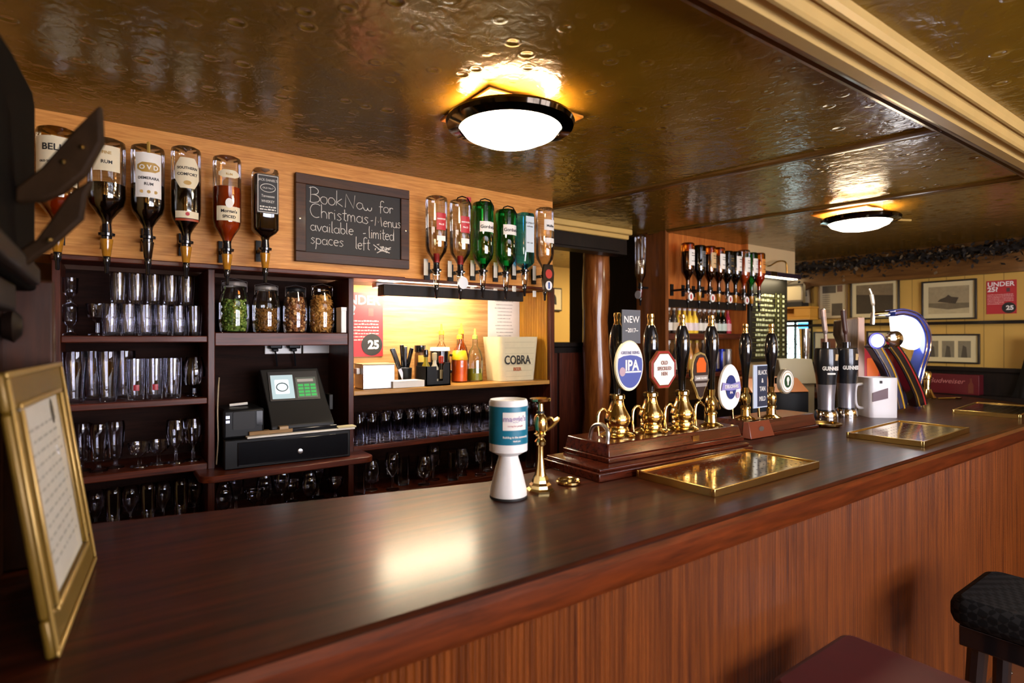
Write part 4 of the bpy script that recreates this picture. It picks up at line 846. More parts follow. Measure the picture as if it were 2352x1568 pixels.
e_ = obj('end_face', frus(M(), (-.165, -.0, -.07, -.03), (-.155, -.012, -.052, -.03), .002, .066), pm('end_red', '#6e2c1a', .3, coat=.4), p2, bev=.002); obj('maker_plate', M().prism(ell(.016, .01, 18), 0, .003, Matrix.Translation((-.083, -.061, .036)) @ XZ), STEEL, e_)
HB = M().lathe([(.055, 0), (.056, .004), (.046, .01), (.036, .014), (.037, .022), (.033, .03), (.036, .036), (.041, .048), (.041, .058), (.034, .074), (.024, .094), (.02, .112), (.021, .118), (.025, .12), (.025, .13), (.02, .134)], seg=32).mesh('pump_body', BRASS)
HH = M().lathe([(.011, .13), (.0115, .15), (.013, .18), (.018, .225), (.0245, .265), (.026, .29), (.024, .32), (.017, .345), (.012, .355)], seg=26).mesh('pump_handle', BLACK)
HF = M().lathe([(.012, .352), (.0125, .356), (.01, .362), (.0105, .378), (.012, .382), (.011, .392), (.0004, .394)], seg=20, caps=False).mesh('brass_finial', BRASS)
HN = M().tube(curve([(-.03, .01, .075), (-.05, .012, .088), (-.068, .014, .075), (-.072, .014, .04), (-.068, .014, .006)]), .0048, 10).mesh('swan_neck', BRASS)
SLIM = M().lathe([(.04, 0), (.041, .004), (.03, .009), (.02, .014), (.018, .04), (.021, .044), (.021, .05), (.016, .056), (.022, .075), (.02, .095), (.012, .108), (.014, .13)], seg=28).mesh('pump_body', BRASS)
def pump(x, y, z, label, slim=False, hz=1.0):
    t = T('hand_pump', label, 'beer pump', (x, y, z), 0, 'hand pumps along the bar')
    obj('pump_body', SLIM if slim else HB, parent=t)
    for nm, me in (('pump_handle', HH), ('brass_finial', HF), ('swan_neck', HN)):
        o = obj(nm, me, parent=t)
    return t
CLIPY = -.045
def clip(t, poly, z, c, d=.008, dx=0, rim=None, k=.88):
    y = CLIPY; q = Matrix.Translation((dx, y, z)) @ XZ
    o = obj('pump_clip', M().prism(poly, 0, d, q), rim or c, t, bev=.0015)
    if rim: obj('clip_face', M().prism([(a*k, b*k) for a, b in poly], d, d+.0015, q), c, o)
    obj('clip_stem', M().box(dx-.006, dx+.006, y, -.01, z-.012, z+.012), BLACKM, o)
    return o, y-d-.002
BLUE = pm('ale_blue', '#4a58a0', .4); NAVY = pm('ale_navy', '#24306e', .4)
# pale ale, with a grey card stuck above its oval clip
t = pump(1.322, 1.275, 1.188, 'hand pump with white and blue oval clip and grey card above')
o, y = clip(t, ell(.062, .079, 40), .226, WHITE, rim=pm('rim_cream', '#e6dfba', .4), k=.94)
obj('blue_field', M().prism([(.054*math.cos(a), .069*math.sin(a)) for a in [math.radians(161+218*k/30) for k in range(31)]]+[(.03, .03), (0, .033), (-.03, .03)], 0, .001, Matrix.Translation((0, y, .226)) @ XZ), BLUE, o)
obj('white_arc', M().prism([(-.052, .0), (-.045, -.03), (0, -.022), (.045, -.03), (.052, 0), (.0, -.018)][:0] or rrect(-.048, .048, -.022, -.017, .002), .001, .0018, Matrix.Translation((0, y, .226)) @ XZ), LABW, o)
txt(o, 'IPA', .045, LABW, (.006, y-.0015, .212), bold=.03, sx=.95); txt(o, 'GREENE KING', .013, pm('clip_grey', '#8a8ca8', .5), (0, y-.0012, .262), bold=.02)
obj('seal', M().prism(ell(.013, .014, 20, -.036, -.018), .001, .002, Matrix.Translation((0, y, .226)) @ XZ), pm('seal_pink', '#b89aa4', .5), o)
ncd = obj('grey_card', M().box(-.03, .052, -.05, -.047, .295, .4), pm('card_grey', '#55575c', .5), t); txt(ncd, 'NEW', .03, LABW, (.01, -.0515, .36), bold=.01); txt(ncd, '~2017~', .018, LABW, (.011, -.0515, .33), bold=.02)
# octagon
t = pump(1.469, 1.265, 1.188, 'hand pump with white octagon clip rimmed in red and copper')
octa = [(.066*math.cos(a)*1.0, .066*math.sin(a)) for a in [PI/8+PI/4*k for k in range(8)]]
o, y = clip(t, octa, .21, LABW, .01, rim=pm('clip_copper', '#8a4a2a', .3, .4), k=.82)
for s_, z, sz in (('OLD', .226, .017), ('SPECKLED', .208, .016), ('HEN', .191, .016)): txt(o, s_, sz, pm('clip_rust', '#9a7468', .5), (0, y-.001, z), bold=.03, sx=.92)
obj('red_edge', M().tube([(a*.92, y+.002, .21+b*.92) for a, b in octa+octa[:1]], .002, 6), RED, o)
# pointed shield
t = pump(1.6, 1.24, 1.188, 'hand pump with dark pointed shield clip and orange top')
shp = [(0, .075), (.025, .068), (.04, .045), (.046, .01), (.042, -.012), (.048, -.02), (.04, -.03), (.02, -.062), (.012, -.082), (0, -.088), (-.012, -.082), (-.02, -.062), (-.04, -.03), (-.048, -.02), (-.042, -.012), (-.046, .01), (-.04, .045), (-.025, .068)]
o, y = clip(t, shp, .19, pm('clip_brown', '#2c1a14', .4), .008, dx=.03, rim=pm('clip_gilt', '#b49a5e', .35, .5), k=.9)
obj('orange_panel', M().prism([(-.024, 0), (-.026, .03), (-.012, .05), (.012, .05), (.026, .03), (.024, 0)], 0, .001, Matrix.Translation((.03, y, .196)) @ XZ), pm('clip_orange', '#d85c18', .35), o)
obj('grey_ribbon', M().box(-.006, .066, y-.001, y, .168, .186).box(.0, .06, y-.001, y, .148, .16), pm('clip_ribbon', '#8a8078', .4), o); txt(o, 'DARK ISLAND', .0095, LABW, (.03, y-.0015, .1735), bold=.03)
# egg shaped white
t = pump(1.742, 1.225, 1.188, 'hand pump with large white egg clip and blue ribbon', True)
egg = [(a*(1-.12*b/.08), b) for a, b in ell(.062, .08, 36)]
o, y = clip(t, egg, .14, WHITE, .009, dx=.035)
obj('blue_disc', M().prism(ell(.03, .042, 28, .035, 0), 0, .001, Matrix.Translation((0, y, .14)) @ XZ), NAVY, o)
obj('ribbon', M().prism([(-.058, -.012), (-.05, .016), (0, .008), (.05, .016), (.058, -.012), (.05, -.01), (0, -.014), (-.05, -.01)], .001, .002, Matrix.Translation((.035, y, .142)) @ XZ), pm('ribbon_lilac', '#8d84b8', .5), o)
txt(o, 'DEUCHARS', .0165, LABW, (.035, y-.003, .137), bold=.02, sx=.95); txt(o, 'IPA', .012, LABW, (.035, y-.0015, .117), bold=.02)
obj('seal', M().prism(ell(.01, .011, 18, .075, -.03), 0, .001, Matrix.Translation((0, y, .14)) @ XZ), pm('seal_pink', '#b89aa4', .5), o)
# tall card pump
t = pump(2.145, 1.345, 1.166, 'slim hand pump with a tall pale card of black lettering', True)
o = obj('pump_clip', M().box(-.03, .07, -.055, -.05, .05, .225), pm('card_ice', '#b7c4d6', .45), t, bev=.001)
obj('dark_panel', M().box(-.004, .068, -.0556, -.055, .055, .22), pm('card_navy', '#2b3246', .45), o)
for s_, z in (('BLACK', .185), ('&', .152), ('TAN', .118), ('MILD', .078)): txt(o, s_, .026, LABW, (.032, -.0562, z), sx=.8, bold=.01)
# round silver clip
t = pump(2.27, 1.305, 1.166, 'slim hand pump with round silver clip and green centre', True)
o, y = clip(t, ell(.055, .052, 36), .155, LABW, .016, dx=.015, rim=pm('clip_silver', '#b8ae98', .3, .6), k=.86)
obj('green_disc', M().prism(ell(.025, .026, 28), 0, .001, Matrix.Translation((.015, y, .155)) @ XZ), pm('clip_green', '#26462c', .4), o)
obj('pale_emblem', M().prism([(-.004, -.016), (-.006, -.002), (-.011, .006), (-.007, .016), (0, .019), (.007, .016), (.011, .006), (.006, -.002), (.004, -.016)], .001, .0018, Matrix.Translation((.015, y, .155)) @ XZ), LABW, o)
obj('ring_line', M().tube([(.015+.04*math.cos(a), y, .155+.038*math.sin(a)) for a in [2*PI*k/36 for k in range(37)]], .001, 5), PRG, o)
ta = T('brass_tap', 'brass spirit tap tube standing behind the pumps', 'tap', (1.9, 1.36, CT)); obj('tube', M().tube(curve([(0, 0, 0), (0, 0, .1), (.01, 0, .15), (.05, -.01, .152), (.07, -.01, .12)]), .008, 8), BRASS, ta); obj('base_flange', M().lathe([(.03, 0), (.03, .006), (.012, .012)], seg=20), BRASS, ta)
hb = T('hinged_box', 'black box with orange wooden sloping lid behind the farthest pump', 'box', (2.97, 1.72, .98), math.radians(-25))
obj('box_body', M().box(-.17, .17, -.1, .12, 0, .23), BLACKM, hb, bev=.006); obj('sloping_lid', frus(M(), (-.172, .172, -.102, .122), (-.172, .16, -.02, .122), .23, .3), pm('lid_orange', '#b0652c', .4, coat=.2), hb, bev=.003)
lg = T('ledge', 'dark ledge behind the bar taps', 'ledge', (2.9, 1.72, 0)); obj('ledge_top', M().box(-.35, .6, -.16, .2, .94, .98), DARK_W, lg); obj('ledge_front', M().box(-.33, .58, -.14, .18, 0, .94), DARK_W, lg)
cbx = T('cream_case', 'pale cream machine case behind the dark glass-shaped taps', 'machine', (3.46, 1.86, .98), math.radians(-30)); obj('case', frus(M(), (-.1, .12, -.08, .1), (-.1, .12, -.03, .1), .24, .39).box(-.09, .11, -.07, .09, 0, .24), pm('case_cream', '#a8a08a', .5), cbx, bev=.005)
cr = T('brass_ashtray', 'shallow brass ashtray at the foot of the glass-shaped taps', 'ashtray', (2.66, 1.27, CT)); obj('bowl', M().lathe([(.0004, .004), (.05, .005), (.062, .014), (.068, .014), (.066, .006), (.05, 0), (.0004, 0)], seg=32, caps=False), BRASSD, cr); obj('rest', M().box(.055, .07, -.006, .006, .013, .017), BRASS, cr)

# ---------------------------------------------------------------- brass drip trays
def tray(x, y, w_, d_, label, rz=0):
    t = T('drip_tray', label, 'drip tray', (x, y, CT), rz, 'brass drip trays on the bar')
    m = M()
    for a in ((-w_/2, w_/2, -d_/2, -d_/2+.008), (-w_/2, w_/2, d_/2-.008, d_/2), (-w_/2, -w_/2+.008, -d_/2+.008, d_/2-.008), (w_/2-.008, w_/2, -d_/2+.008, d_/2-.008)): m.box(*a, 0, .022)
    obj('tray_rim', m, BRASSD, t, bev=.0015)
    g = obj('drain_plate', M().box(-w_/2+.008, w_/2-.008, -d_/2+.008, d_/2-.008, .004, .0175), pm('brass_mirror', (.74, .56, .25), .1, 1, bump=.04, scale=9), t)
    h = M()
    for r in range(7):
        for c in range(int(w_/.028)): h.lathe([(.0034, 0), (.0003, .0003)], c=(-w_/2+.022+.028*c, -d_/2+.035+.03*r*(d_/.27)*.98, .0176), seg=7)
    hh = obj('drain_hole', h, PRB, g); hh['kind'] = 'stuff'
tray(1.505, .99, .545, .255, 'brass drip tray in front of the four big hand pumps', math.radians(1))
tray(2.695, .95, .55, .265, 'brass drip tray in front of the white jug and tall taps', math.radians(2))
tray(3.93, .975, .56, .275, 'brass drip tray at the far curved end of the bar', math.radians(5))

# ---------------------------------------------------------------- keg taps
GRAPH = pm('graphite', '#2c2e33', .25, .5, coat=.3)
def stout(x, y, label, handle):
    t = T('stout_tap', label, 'beer tap', (x, y, CT), math.radians(-35), 'dark glass-shaped taps')
    obj('base_flange', M().lathe([(.052, 0), (.053, .012), (.05, .034), (.046, .042)], seg=32), CHROME, t)
    b = obj('tap_body', M().lathe([(.038, .04), (.036, .06), (.038, .12), (.046, .2), (.053, .26), (.054, .3), (.051, .345), (.046, .35)], seg=32), GRAPH, t)
    obj('silver_sleeve', M().lathe([(.0375, .042), (.0365, .06), (.0385, .12), (.043, .17), (.0435, .172)], seg=32, caps=False), pm('sleeve', '#8b8a94' if handle else '#a0715e', .3, .6), b)
    obj('emblem', M().prism([(-.006, .0), (.006, 0), (.01, .03), (-.004, .032)], 0, .002, Matrix.Translation((.022, -.0495, .29)) @ XZ), PRG, b)
    txt(b, 'GUINNESS', .026, LABW, (0, 0, .243), R=.0535, bold=.04, sx=.72)
    if handle: obj('caption_bar', patch(.0505, .02, .222, .23), LABW, b)
    obj('spout_neck', M().tube([(0, 0, .345), (0, .0, .38)], .018, 12), BLACK, t)
    obj('tap_lever', M().tube(curve([(0, 0, .37), (-.004, 0, .43), (-.012, 0, .5), (-.016, 0, .545)]), [.008]*8+[.012]*8+[.013]*8+[.007], 10), pm('lever_silver', '#b5a8a4', .25, .6) if handle else pm('lever_dark', '#4a2c26', .3), t)
stout(2.886, 1.375, 'dark glass-shaped tap with upright silver lever, nearer the hand pumps', True)
stout(3.052, 1.355, 'dark glass-shaped tap with copper sheen, next to the white jug', False)
tw = T('wooden_tap_tower', 'tall grey-brown tap tower with carved edge behind the white jug', 'beer tap', (3.42, 1.5, CT), math.radians(-35))
obj('carved_body', M().prism([(-.06, 0), (.05, 0), (.05, .52), (-.07, .5), (-.075, .42), (-.05, .36), (-.08, .3), (-.05, .25), (-.055, .12)], -.04, .04, XZ), wood('tower_wood', '#3a2c20', '#6a5540', 2, 5, 8, .5, .1), tw, bev=.006)
obj('pale_edge', M().box(.02, .058, -.045, .0, 0, .515), pm('tower_pale', '#a08274', .4, .2), tw, bev=.004)
jug = T('jug', 'white advertising jug with a dark red panel and side handle', 'jug', (3.2, 1.275, CT), math.radians(-38))
jm = M(); a0, a1 = rrect(-.065, .075, -.06, .06, .02), rrect(-.07, .075, -.062, .062, .02); n = len(a0)
vs = [(x, y, 0) for x, y in a0]+[(x, y, .2) for x, y in a1]+[(x*.92, y*.92, .2) for x, y in a1]+[(x*.9, y*.9, .01) for x, y in a0]; fs = [tuple(reversed(range(n)))]
for k in range(3): fs += [(k*n+i, k*n+(i+1) % n, (k+1)*n+(i+1) % n, (k+1)*n+i) for i in range(n)]
jb = obj('jug_body', jm.add(vs, fs+[tuple(range(3*n, 4*n))]), pm('jug_white', '#d6d2d4', .3, coat=.3), jug)
obj('red_panel', M().prism([(-.055, .08), (.02, .098), (.02, .15), (-.055, .125)], .0615, .0635, XZ), pm('panel_red', '#4c1420', .4), jb); obj('dark_crest', M().box(-.02, -.008, -.0645, -.06, .172, .186), PRB, jb)
obj('jug_handle', M().tube(curve([(-.066, 0, .165), (-.1, 0, .155), (-.105, 0, .09), (-.095, 0, .05), (-.064, 0, .04)]), .007, 8), pm('jug_white', '#d6d2d4'), jug)
# curved keg fonts
def font(x, y, label, pts, wd, th, body, stripe, stripe2=None):
    t = T('keg_font', label, 'beer tap', (x, y, CT), math.radians(-35))
    P = curve(pts, 8); L = []; R_ = []
    for i, p in enumerate(P):
        a = P[min(i+1, len(P)-1)]-P[max(i-1, 0)]; a.normalize(); nn = Vector((-a.z, 0, a.x))*wd; L.append(p+nn); R_.append(p-nn)
    poly = [(p.x, p.z) for p in L]+[(p.x, p.z) for p in reversed(R_)]
    n = len(P); m = M()
    vs = [(q.x, s*th, q.z) for s in (-1, 1) for q in L+R_]
    fs = []
    for i in range(n-1):
        fs += [(i, i+1, n+i+1, n+i), (2*n+i, 3*n+i, 3*n+i+1, 2*n+i+1), (i, 2*n+i, 2*n+i+1, i+1), (n+i, n+i+1, 3*n+i+1, 3*n+i)]
    fs += [(0, n, 3*n, 2*n), (n-1, 3*n-1, 4*n-1, 2*n-1)]
    b = obj('font_body', m.add(vs, fs), body, t, bev=.004)
    k = 0
    for st_ in (stripe, stripe2):
        if st_:
            f = .55 if k == 0 else -.5
            obj('stripe', M().tube([p+Vector((-(P[min(i+1, n-1)]-P[max(i-1, 0)]).normalized().z, 0, (P[min(i+1, n-1)]-P[max(i-1, 0)]).normalized().x))*wd*f+Vector((0, -th-.001, 0)) for i, p in enumerate(P)], .004, 6), st_, b)
        k += 1
    return t, P
t, P = font(3.49, 1.31, 'navy curved tap with lit oval head, in front of the red sign', [(.03, 0, .016), (.01, 0, .1), (-.03, 0, .22), (-.09, 0, .33), (-.12, 0, .37)], .028, .03, pm('font_navy', '#1c1a3a', .2, coat=.5), CHROME, pm('stripe_yellow', '#d8a82c', .3))
hd = obj('tap_head', M().lathe([(.0004, 0), (.03, .002), (.042, .012), (.044, .03), (.0004, .034)], seg=26, caps=False, mat=Matrix.Translation((-.125, -.03, .385)) @ Matrix.Rotation(math.radians(35), 4, 'Y') @ Matrix.Rotation(PI/2, 4, 'X') @ Matrix.Scale(1.0, 4)), pm('font_indigo', '#3c3a90', .25, .4), t)
obj('lit_face', M().lathe([(.0004, .036), (.034, .0355), (.034, .033)], seg=26, caps=False, mat=Matrix.Translation((-.125, -.03, .385)) @ Matrix.Rotation(math.radians(35), 4, 'Y') @ Matrix.Rotation(PI/2, 4, 'X')), emis('lit_face_violet', (.8, .85, 1), 2.2), hd)
t, P = font(3.73, 1.315, 'black curved tap with chrome head and yellow stripe', [(.05, 0, .018), (.03, 0, .09), (-.02, 0, .2), (-.07, 0, .29), (-.12, 0, .36)], .033, .035, pm('font_black', '#0c0c10', .15, coat=.6), pm('stripe_gold', '#c89a3c', .25, .6), pm('stripe_red', '#b02a2a', .3))
hd = obj('tap_head', M().lathe([(.0004, 0), (.032, .002), (.046, .014), (.046, .034), (.03, .044), (.0004, .046)], seg=26, caps=False, mat=Matrix.Translation((-.11, -.01, .395)) @ Matrix.Rotation(math.radians(40), 4, 'Y') @ Matrix.Rotation(PI/2, 4, 'X')), CHROME, t)
t, P = font(3.86, 1.34, 'tall blue and silver curved tap with big glowing white face', [(.0, 0, 0), (-.005, 0, .1), (.02, 0, .22), (.055, 0, .34), (.05, 0, .44), (-.0, 0, .52), (-.08, 0, .55), (-.14, 0, .545)], .02, .045, pm('font_blue', '#2c3f9c', .2, .2, coat=.5), CHROME, CHROME)
face = [(-.13, .53), (-.08, .53), (-.02, .51), (.02, .46), (.03, .4), (.02, .345), (-.01, .33), (-.06, .35), (-.1, .39), (-.12, .44)]
obj('glowing_face', M().prism(face, -.03, .03, XZ), emis('glowing_face', (1, .97, .95), 2.6), t, bev=.01)
obj('foot_cap', M().lathe([(.03, 0), (.032, .01), (.028, .03)], seg=20), CHROME, t)
obj('tap_arm', M().tube([(-.13, 0, .548), (-.24, 0, .54)], .013, 12).tube([(-.24, 0, .55), (-.245, 0, .48)], .012, 12), CHROME, t); obj('tap_lever', M().tube(curve([(-.235, 0, .54), (-.24, 0, .6), (-.25, 0, .66), (-.262, 0, .69)]), [.007]*8+[.011]*8+[.006]*9, 10), pm('lever_pearl', '#cfcac0', .2, .4), t)
rs = T('red_bar_sign', 'small red upright bar sign behind the curved taps', 'sign', (3.72, 1.52, CT), math.radians(-35)); obj('sign_board', M().prism(rrect(-.12, .06, 0, .34, .02), -.006, .006, XZ), pm('sign_red', '#a01f2c', .35), rs); obj('orange_patch', M().prism(rrect(-.02, .05, .17, .28, .01), .006, .008, XZ), pm('sign_orange', '#d8641c', .4), rs)
bl = T('brass_bell', 'brass hand bell shaped bottle opener stand on the far bar end', 'bell', (4.43, 1.46, CT)); obj('bell_skirt', M().lathe([(.05, 0), (.052, .006), (.038, .025), (.026, .06), (.0004, .062)], seg=28, caps=False), BRASS, bl); obj('bell_handle', M().lathe([(.02, .055), (.018, .08), (.022, .12), (.021, .124), (.026, .13), (.026, .165), (.018, .178), (.0004, .18)], seg=24, caps=False), BRASS, bl)
sp_ = T('bar_spoon', 'brass spoon lying beside the bell on the far bar end', 'spoon', (4.49, 1.34, CT)); obj('spoon_handle', M().tube([(-.09, .05, .006), (.02, -.01, .008)], .006, 8), BRASSD, sp_); obj('spoon_bowl', M().lathe([(.0004, 0), (.018, .002), (.024, .012), (.022, .012), (.0004, .005)], c=(.035, -.02, 0), seg=20, caps=False), BRASS, sp_)

# ---------------------------------------------------------------- far wall (x = 5.1)
FW = Matrix(((0, 0, -1, 0), (-1, 0, 0, 0), (0, 1, 0, 0), (0, 0, 0, 1)))      # local x -> -Y, y -> Z, extrude -> -X (into the room)
def pic(y0, y1, z0, z1, label, nm='framed_picture', cat='picture', frame='#1a0f0a', mat='#cdbf94', inner=.045, draw=None, fw=.012):
    cy, cz = (y0+y1)/2, (z0+z1)/2; W_, H_ = abs(y1-y0)/2, (z1-z0)/2
    t = T(nm, label, cat, (5.1, cy, cz))
    m = M()
    for a in ((-W_, W_, H_-fw, H_), (-W_, W_, -H_, -H_+fw), (-W_, -W_+fw, -H_+fw, H_-fw), (W_-fw, W_, -H_+fw, H_-fw)): m.prism([(a[0], a[2]), (a[1], a[2]), (a[1], a[3]), (a[0], a[3])], 0, .022, FW)
    obj('frame', m, pm('frame_'+frame[1:], frame, .35), t, bev=.002)
    mo = obj('mount', M().prism([(-W_+fw, -H_+fw), (W_-fw, -H_+fw), (W_-fw, H_-fw), (-W_+fw, H_-fw)], .002, .01, FW), pm('mount_'+mat[1:], mat, .6), t)
    if draw: draw(mo, W_-inner, H_-inner)
    return t
def flat(par, nm, poly, c, d=.0112): obj(nm, M().prism(poly, .01, d, FW), pm('print_'+c[1:], c, .6, var=.25, scale=40), par)
def sea(mo, w_, h):
    flat(mo, 'print', [(-w_, -h), (w_, -h), (w_, h), (-w_, h)], '#9a8a68')
    flat(mo, 'sea', [(-w_, -h), (w_, -h), (w_, -h*.25), (-w_, -h*.2)], '#6f6248', .0118)
    flat(mo, 'boat', [(-w_*.55, -h*.1), (w_*.35, -h*.3), (w_*.5, h*.15), (w_*.15, h*.22), (0, h*.38), (-w_*.15, h*.2), (-w_*.4, h*.08)], '#453a2a', .0124)
    flat(mo, 'shore', [(-w_, -h), (-w_, -h*.5), (0, -h*.7), (w_, -h*.6), (w_, -h)], '#b3a47c', .0122)
def dark(mo, w_, h):
    flat(mo, 'print', [(-w_, -h), (w_, -h), (w_, h), (-w_, h)], '#3a2f1e'); flat(mo, 'sky', [(-w_, h*.35), (w_, h*.2), (w_, h), (-w_, h)], '#75654a', .0118)
def three(mo, w_, h):
    for k in (-1, 0, 1):
        flat(mo, 'photograph', [(k*w_*.68-w_*.26, -h), (k*w_*.68+w_*.26, -h), (k*w_*.68+w_*.26, h*.9), (k*w_*.68-w_*.26, h*.9)], '#7d745c'); flat(mo, 'dark_figure', [(k*w_*.68-w_*.14, -h), (k*w_*.68+w_*.12, -h), (k*w_*.68+w_*.08, h*.2), (k*w_*.68-w_*.06, h*.4)], '#4c4434', .0118)
def news(mo, w_, h):
    flat(mo, 'photograph', [(-w_*.9, h*.45), (w_*.25, h*.45), (w_*.25, h*.9), (-w_*.9, h*.9)], '#4a4030'); flat(mo, 'photograph', [(-w_*.1, -h*.95), (w_*.8, -h*.95), (w_*.8, -h*.2), (-w_*.1, -h*.2)], '#4a4030'); flat(mo, 'photograph', [(w_*.35, h*.5), (w_*.8, h*.5), (w_*.8, h*.9), (w_*.35, h*.9)], '#6a4c38')
    m = M(); r_ = random.Random(8)
    for q in range(9): m.prism([(-w_*.9, h*(.3-.13*q)), (-w_*.25, h*(.3-.13*q)), (-w_*.25, h*(.36-.13*q)), (-w_*.9, h*(.36-.13*q))], .01, .0112, FW)
    obj('news_column', m, pm('print_8a7c60', '#8a7c60', .7), mo)
def red_(mo, w_, h): flat(mo, 'print', [(-w_, -h), (w_, -h), (w_, h), (-w_, h)], '#6a3a22'); flat(mo, 'figure', [(-w_*.5, -h), (w_*.3, -h), (w_*.2, h*.5), (-w_*.3, h*.3)], '#b0521c', .0118)
pic(2.485, 2.25, 1.665, 1.985, 'framed newspaper page nearest the lit heater shelf', mat='#b5a582', draw=news, inner=.02, fw=.008, frame='#7a5a34')
pic(2.225, 1.862, 1.655, 1.982, 'dark framed landscape print over the dado rail behind the tap tower', draw=dark)
pic(1.713, 1.373, 1.637, 1.93, 'framed print of a single boat on the sea above the dado rail', draw=sea)
pic(1.735, 1.355, 1.312, 1.53, 'wide frame of three small photographs below the boat print', draw=three)
pic(2.53, 2.285, 1.285, 1.555, 'small framed picture with a red figure below the newspaper page', draw=red_, inner=.06)
pic(2.1, 1.93, 1.38, 1.557, 'small framed picture half hidden by the tall curved taps', draw=dark, inner=.05)
age_poster(5.098, 1.238, 1.787, .165, .235, 'small red age check poster on the far cream wall', -PI/2)
wn = S('window_1', M().box(5.085, 5.095, 2.565, 2.81, 1.265, 1.655), emis('stained_pane', (.62, .85, .82), 1.6))
f = M()
for a in ((2.54, 2.565, 1.24, 1.68), (2.81, 2.83, 1.24, 1.68), (2.565, 2.81, 1.64, 1.68), (2.565, 2.81, 1.24, 1.27), (2.68, 2.692, 1.27, 1.64)): f.box(5.06, 5.09, *a)
obj('window_frame', f, DARK_W, wn)
l_ = M()
for q in range(6): l_.box(5.081, 5.084, 2.565, 2.81, 1.3+.055*q, 1.304+.055*q)
for a, b in (((2.6, 1.3), (2.68, 1.45)), ((2.68, 1.3), (2.6, 1.45)), ((2.7, 1.3), (2.79, 1.5)), ((2.79, 1.3), (2.7, 1.5))): l_.tube([(5.082, a[0], a[1]), (5.082, b[0], b[1])], .003, 5)
obj('leading', l_, PRB, wn)
obj('blue_pane', M().box(5.082, 5.0845, 2.57, 2.67, 1.585, 1.638), emis('pane_blue', (.08, .35, .8), .9), wn); obj('green_pane', M().prism([(2.6, 1.33), (2.63, 1.36), (2.66, 1.33), (2.63, 1.3)], 5.082, 5.0845, YZ), emis('pane_green', (.05, .6, .3), .9), wn); obj('pink_pane', M().box(5.082, 5.0845, 2.74, 2.8, 1.53, 1.58), emis('pane_pink', (.8, .5, .6), .9), wn)
for i, (y, lb) in enumerate(((2.79, 'polished silver tankard on the near side of the stained glass'), (2.55, 'polished silver tankard between stained glass and the red figure picture'))):
    t = T('tankard', lb, 'tankard', (4.97, y, 1.291), 0, 'tankards by the stained glass'); obj('tankard_body', M().lathe(shell([(.032, 0), (.034, .01), (.042, .15), (.048, .29)], .003, .01), seg=22, caps=False), CHROME, t); obj('tankard_handle', M().tube(curve([(-.034, -.02, .24), (-.07, -.04, .22), (-.07, -.04, .1), (-.034, -.02, .06)]), .006, 8), CHROME, t)
hs = T('yellow_wall_shelf', 'yellow painted wall shelf box under the silver heater', 'shelf', (5.1, 2.66, 1.66)); obj('shelf_box', M().box(-.16, -.003, -.17, .3, .0, .03).box(-.16, -.003, -.17, -.03, .03, .1).box(-.1, -.003, -.03, .3, .03, .06).box(-.17, -.003, -.18, .3, .1, .115), pm('shelf_yellow', '#cf9432', .5), hs, bev=.003)
ht = T('wall_heater', 'silver rounded heater on the yellow wall shelf', 'heater', (5.0, 2.66, 1.776)); obj('heater_body', M().prism([(-.08, 0), (-.08, .13), (-.04, .2), (.09, .2), (.09, 0)], -.1, .26, YZ @ Matrix.Identity(4)) if False else M().prism([(-.12, .04), (-.12, .17), (-.1, .2), (.26, .2), (.26, .04)], -.07, .07, YZ), pm('heater_silver', '#b5aa90', .35, .4), ht, bev=.02); obj('dark_foot', M().box(-.06, .06, -.1, .26, 0, .04), PRB, ht); obj('end_cap', M().prism([(-.14, .03), (-.12, .03), (-.12, .21), (-.14, .18)], -.075, .075, YZ), CHROME, ht); obj('heater_cable', M().tube(curve([(-.05, .2, .17), (-.05, .1, .24), (-.0, -.05, .27), (.05, -.12, .275)]), .004, 6), BLACKM, ht)
bw = T('red_beer_crate', 'dim red beer carton with white script on the bench beyond the bar', 'carton', (4.985, 1.48, 1.1)); cbk = obj('carton', M().box(-.05, .05, -.16, .16, 0, .14), pm('crate_red', '#5a0f18', .4), bw, bev=.002)
txt(cbk, 'Budweiser', .05, pm('crate_script', '#b06a66', .5), (-.051, .03, .075), rot=(PI/2, 0, -PI/2), shear=.3); bn = obj('bottle_picture', M().prism([(.1, .01), (.13, .01), (.13, .07), (.12, .09), (.12, .115), (.11, .115), (.11, .09), (.1, .07)], .05, .052, FW), pm('crate_brown', '#6a3020', .4), cbk)
bench = T('wall_bench', 'dark wall bench along the far cream wall', 'bench', (5.0, 1.2, 0)); obj('bench_seat', M().box(-.08, .028, -1.2, 1.3, 1.06, 1.1), DARK_W, bench); obj('bench_front', M().box(-.06, .02, -1.2, 1.3, 0, 1.06), DARK_W, bench)
ct2 = T('coat', 'dark coat heaped on the wall bench below the red poster', 'coat', (4.99, 1.03, 1.101))
cm_ = M(); vs = []; fs = []; n = 28
for j in range(9):
    q = j/8; r = (.14-.085*q**.8)
    for k in range(n):
        th = 2*PI*k/n; rr = r*(1+.1*math.sin(5*th+2*q)*(1-q*.5)); vs.append((min(rr*math.cos(th)*.55, .08), rr*math.sin(th)*.85, .36*q))
for j in range(8): fs += [(j*n+k, j*n+(k+1) % n, (j+1)*n+(k+1) % n, (j+1)*n+k) for k in range(n)]
obj('coat_cloth', cm_.add(vs, fs+[tuple(range(8*n, 9*n)), tuple(reversed(range(n)))]), pm('coat_dark', '#14151a', .85, var=.3, scale=20), ct2); obj('collar', M().lathe([(.05, .35), (.062, .37), (.05, .4), (.042, .39)], seg=20, mat=Matrix.Scale(.6, 4, (1, 0, 0))), pm('coat_collar', '#0c0c10', .85), ct2)
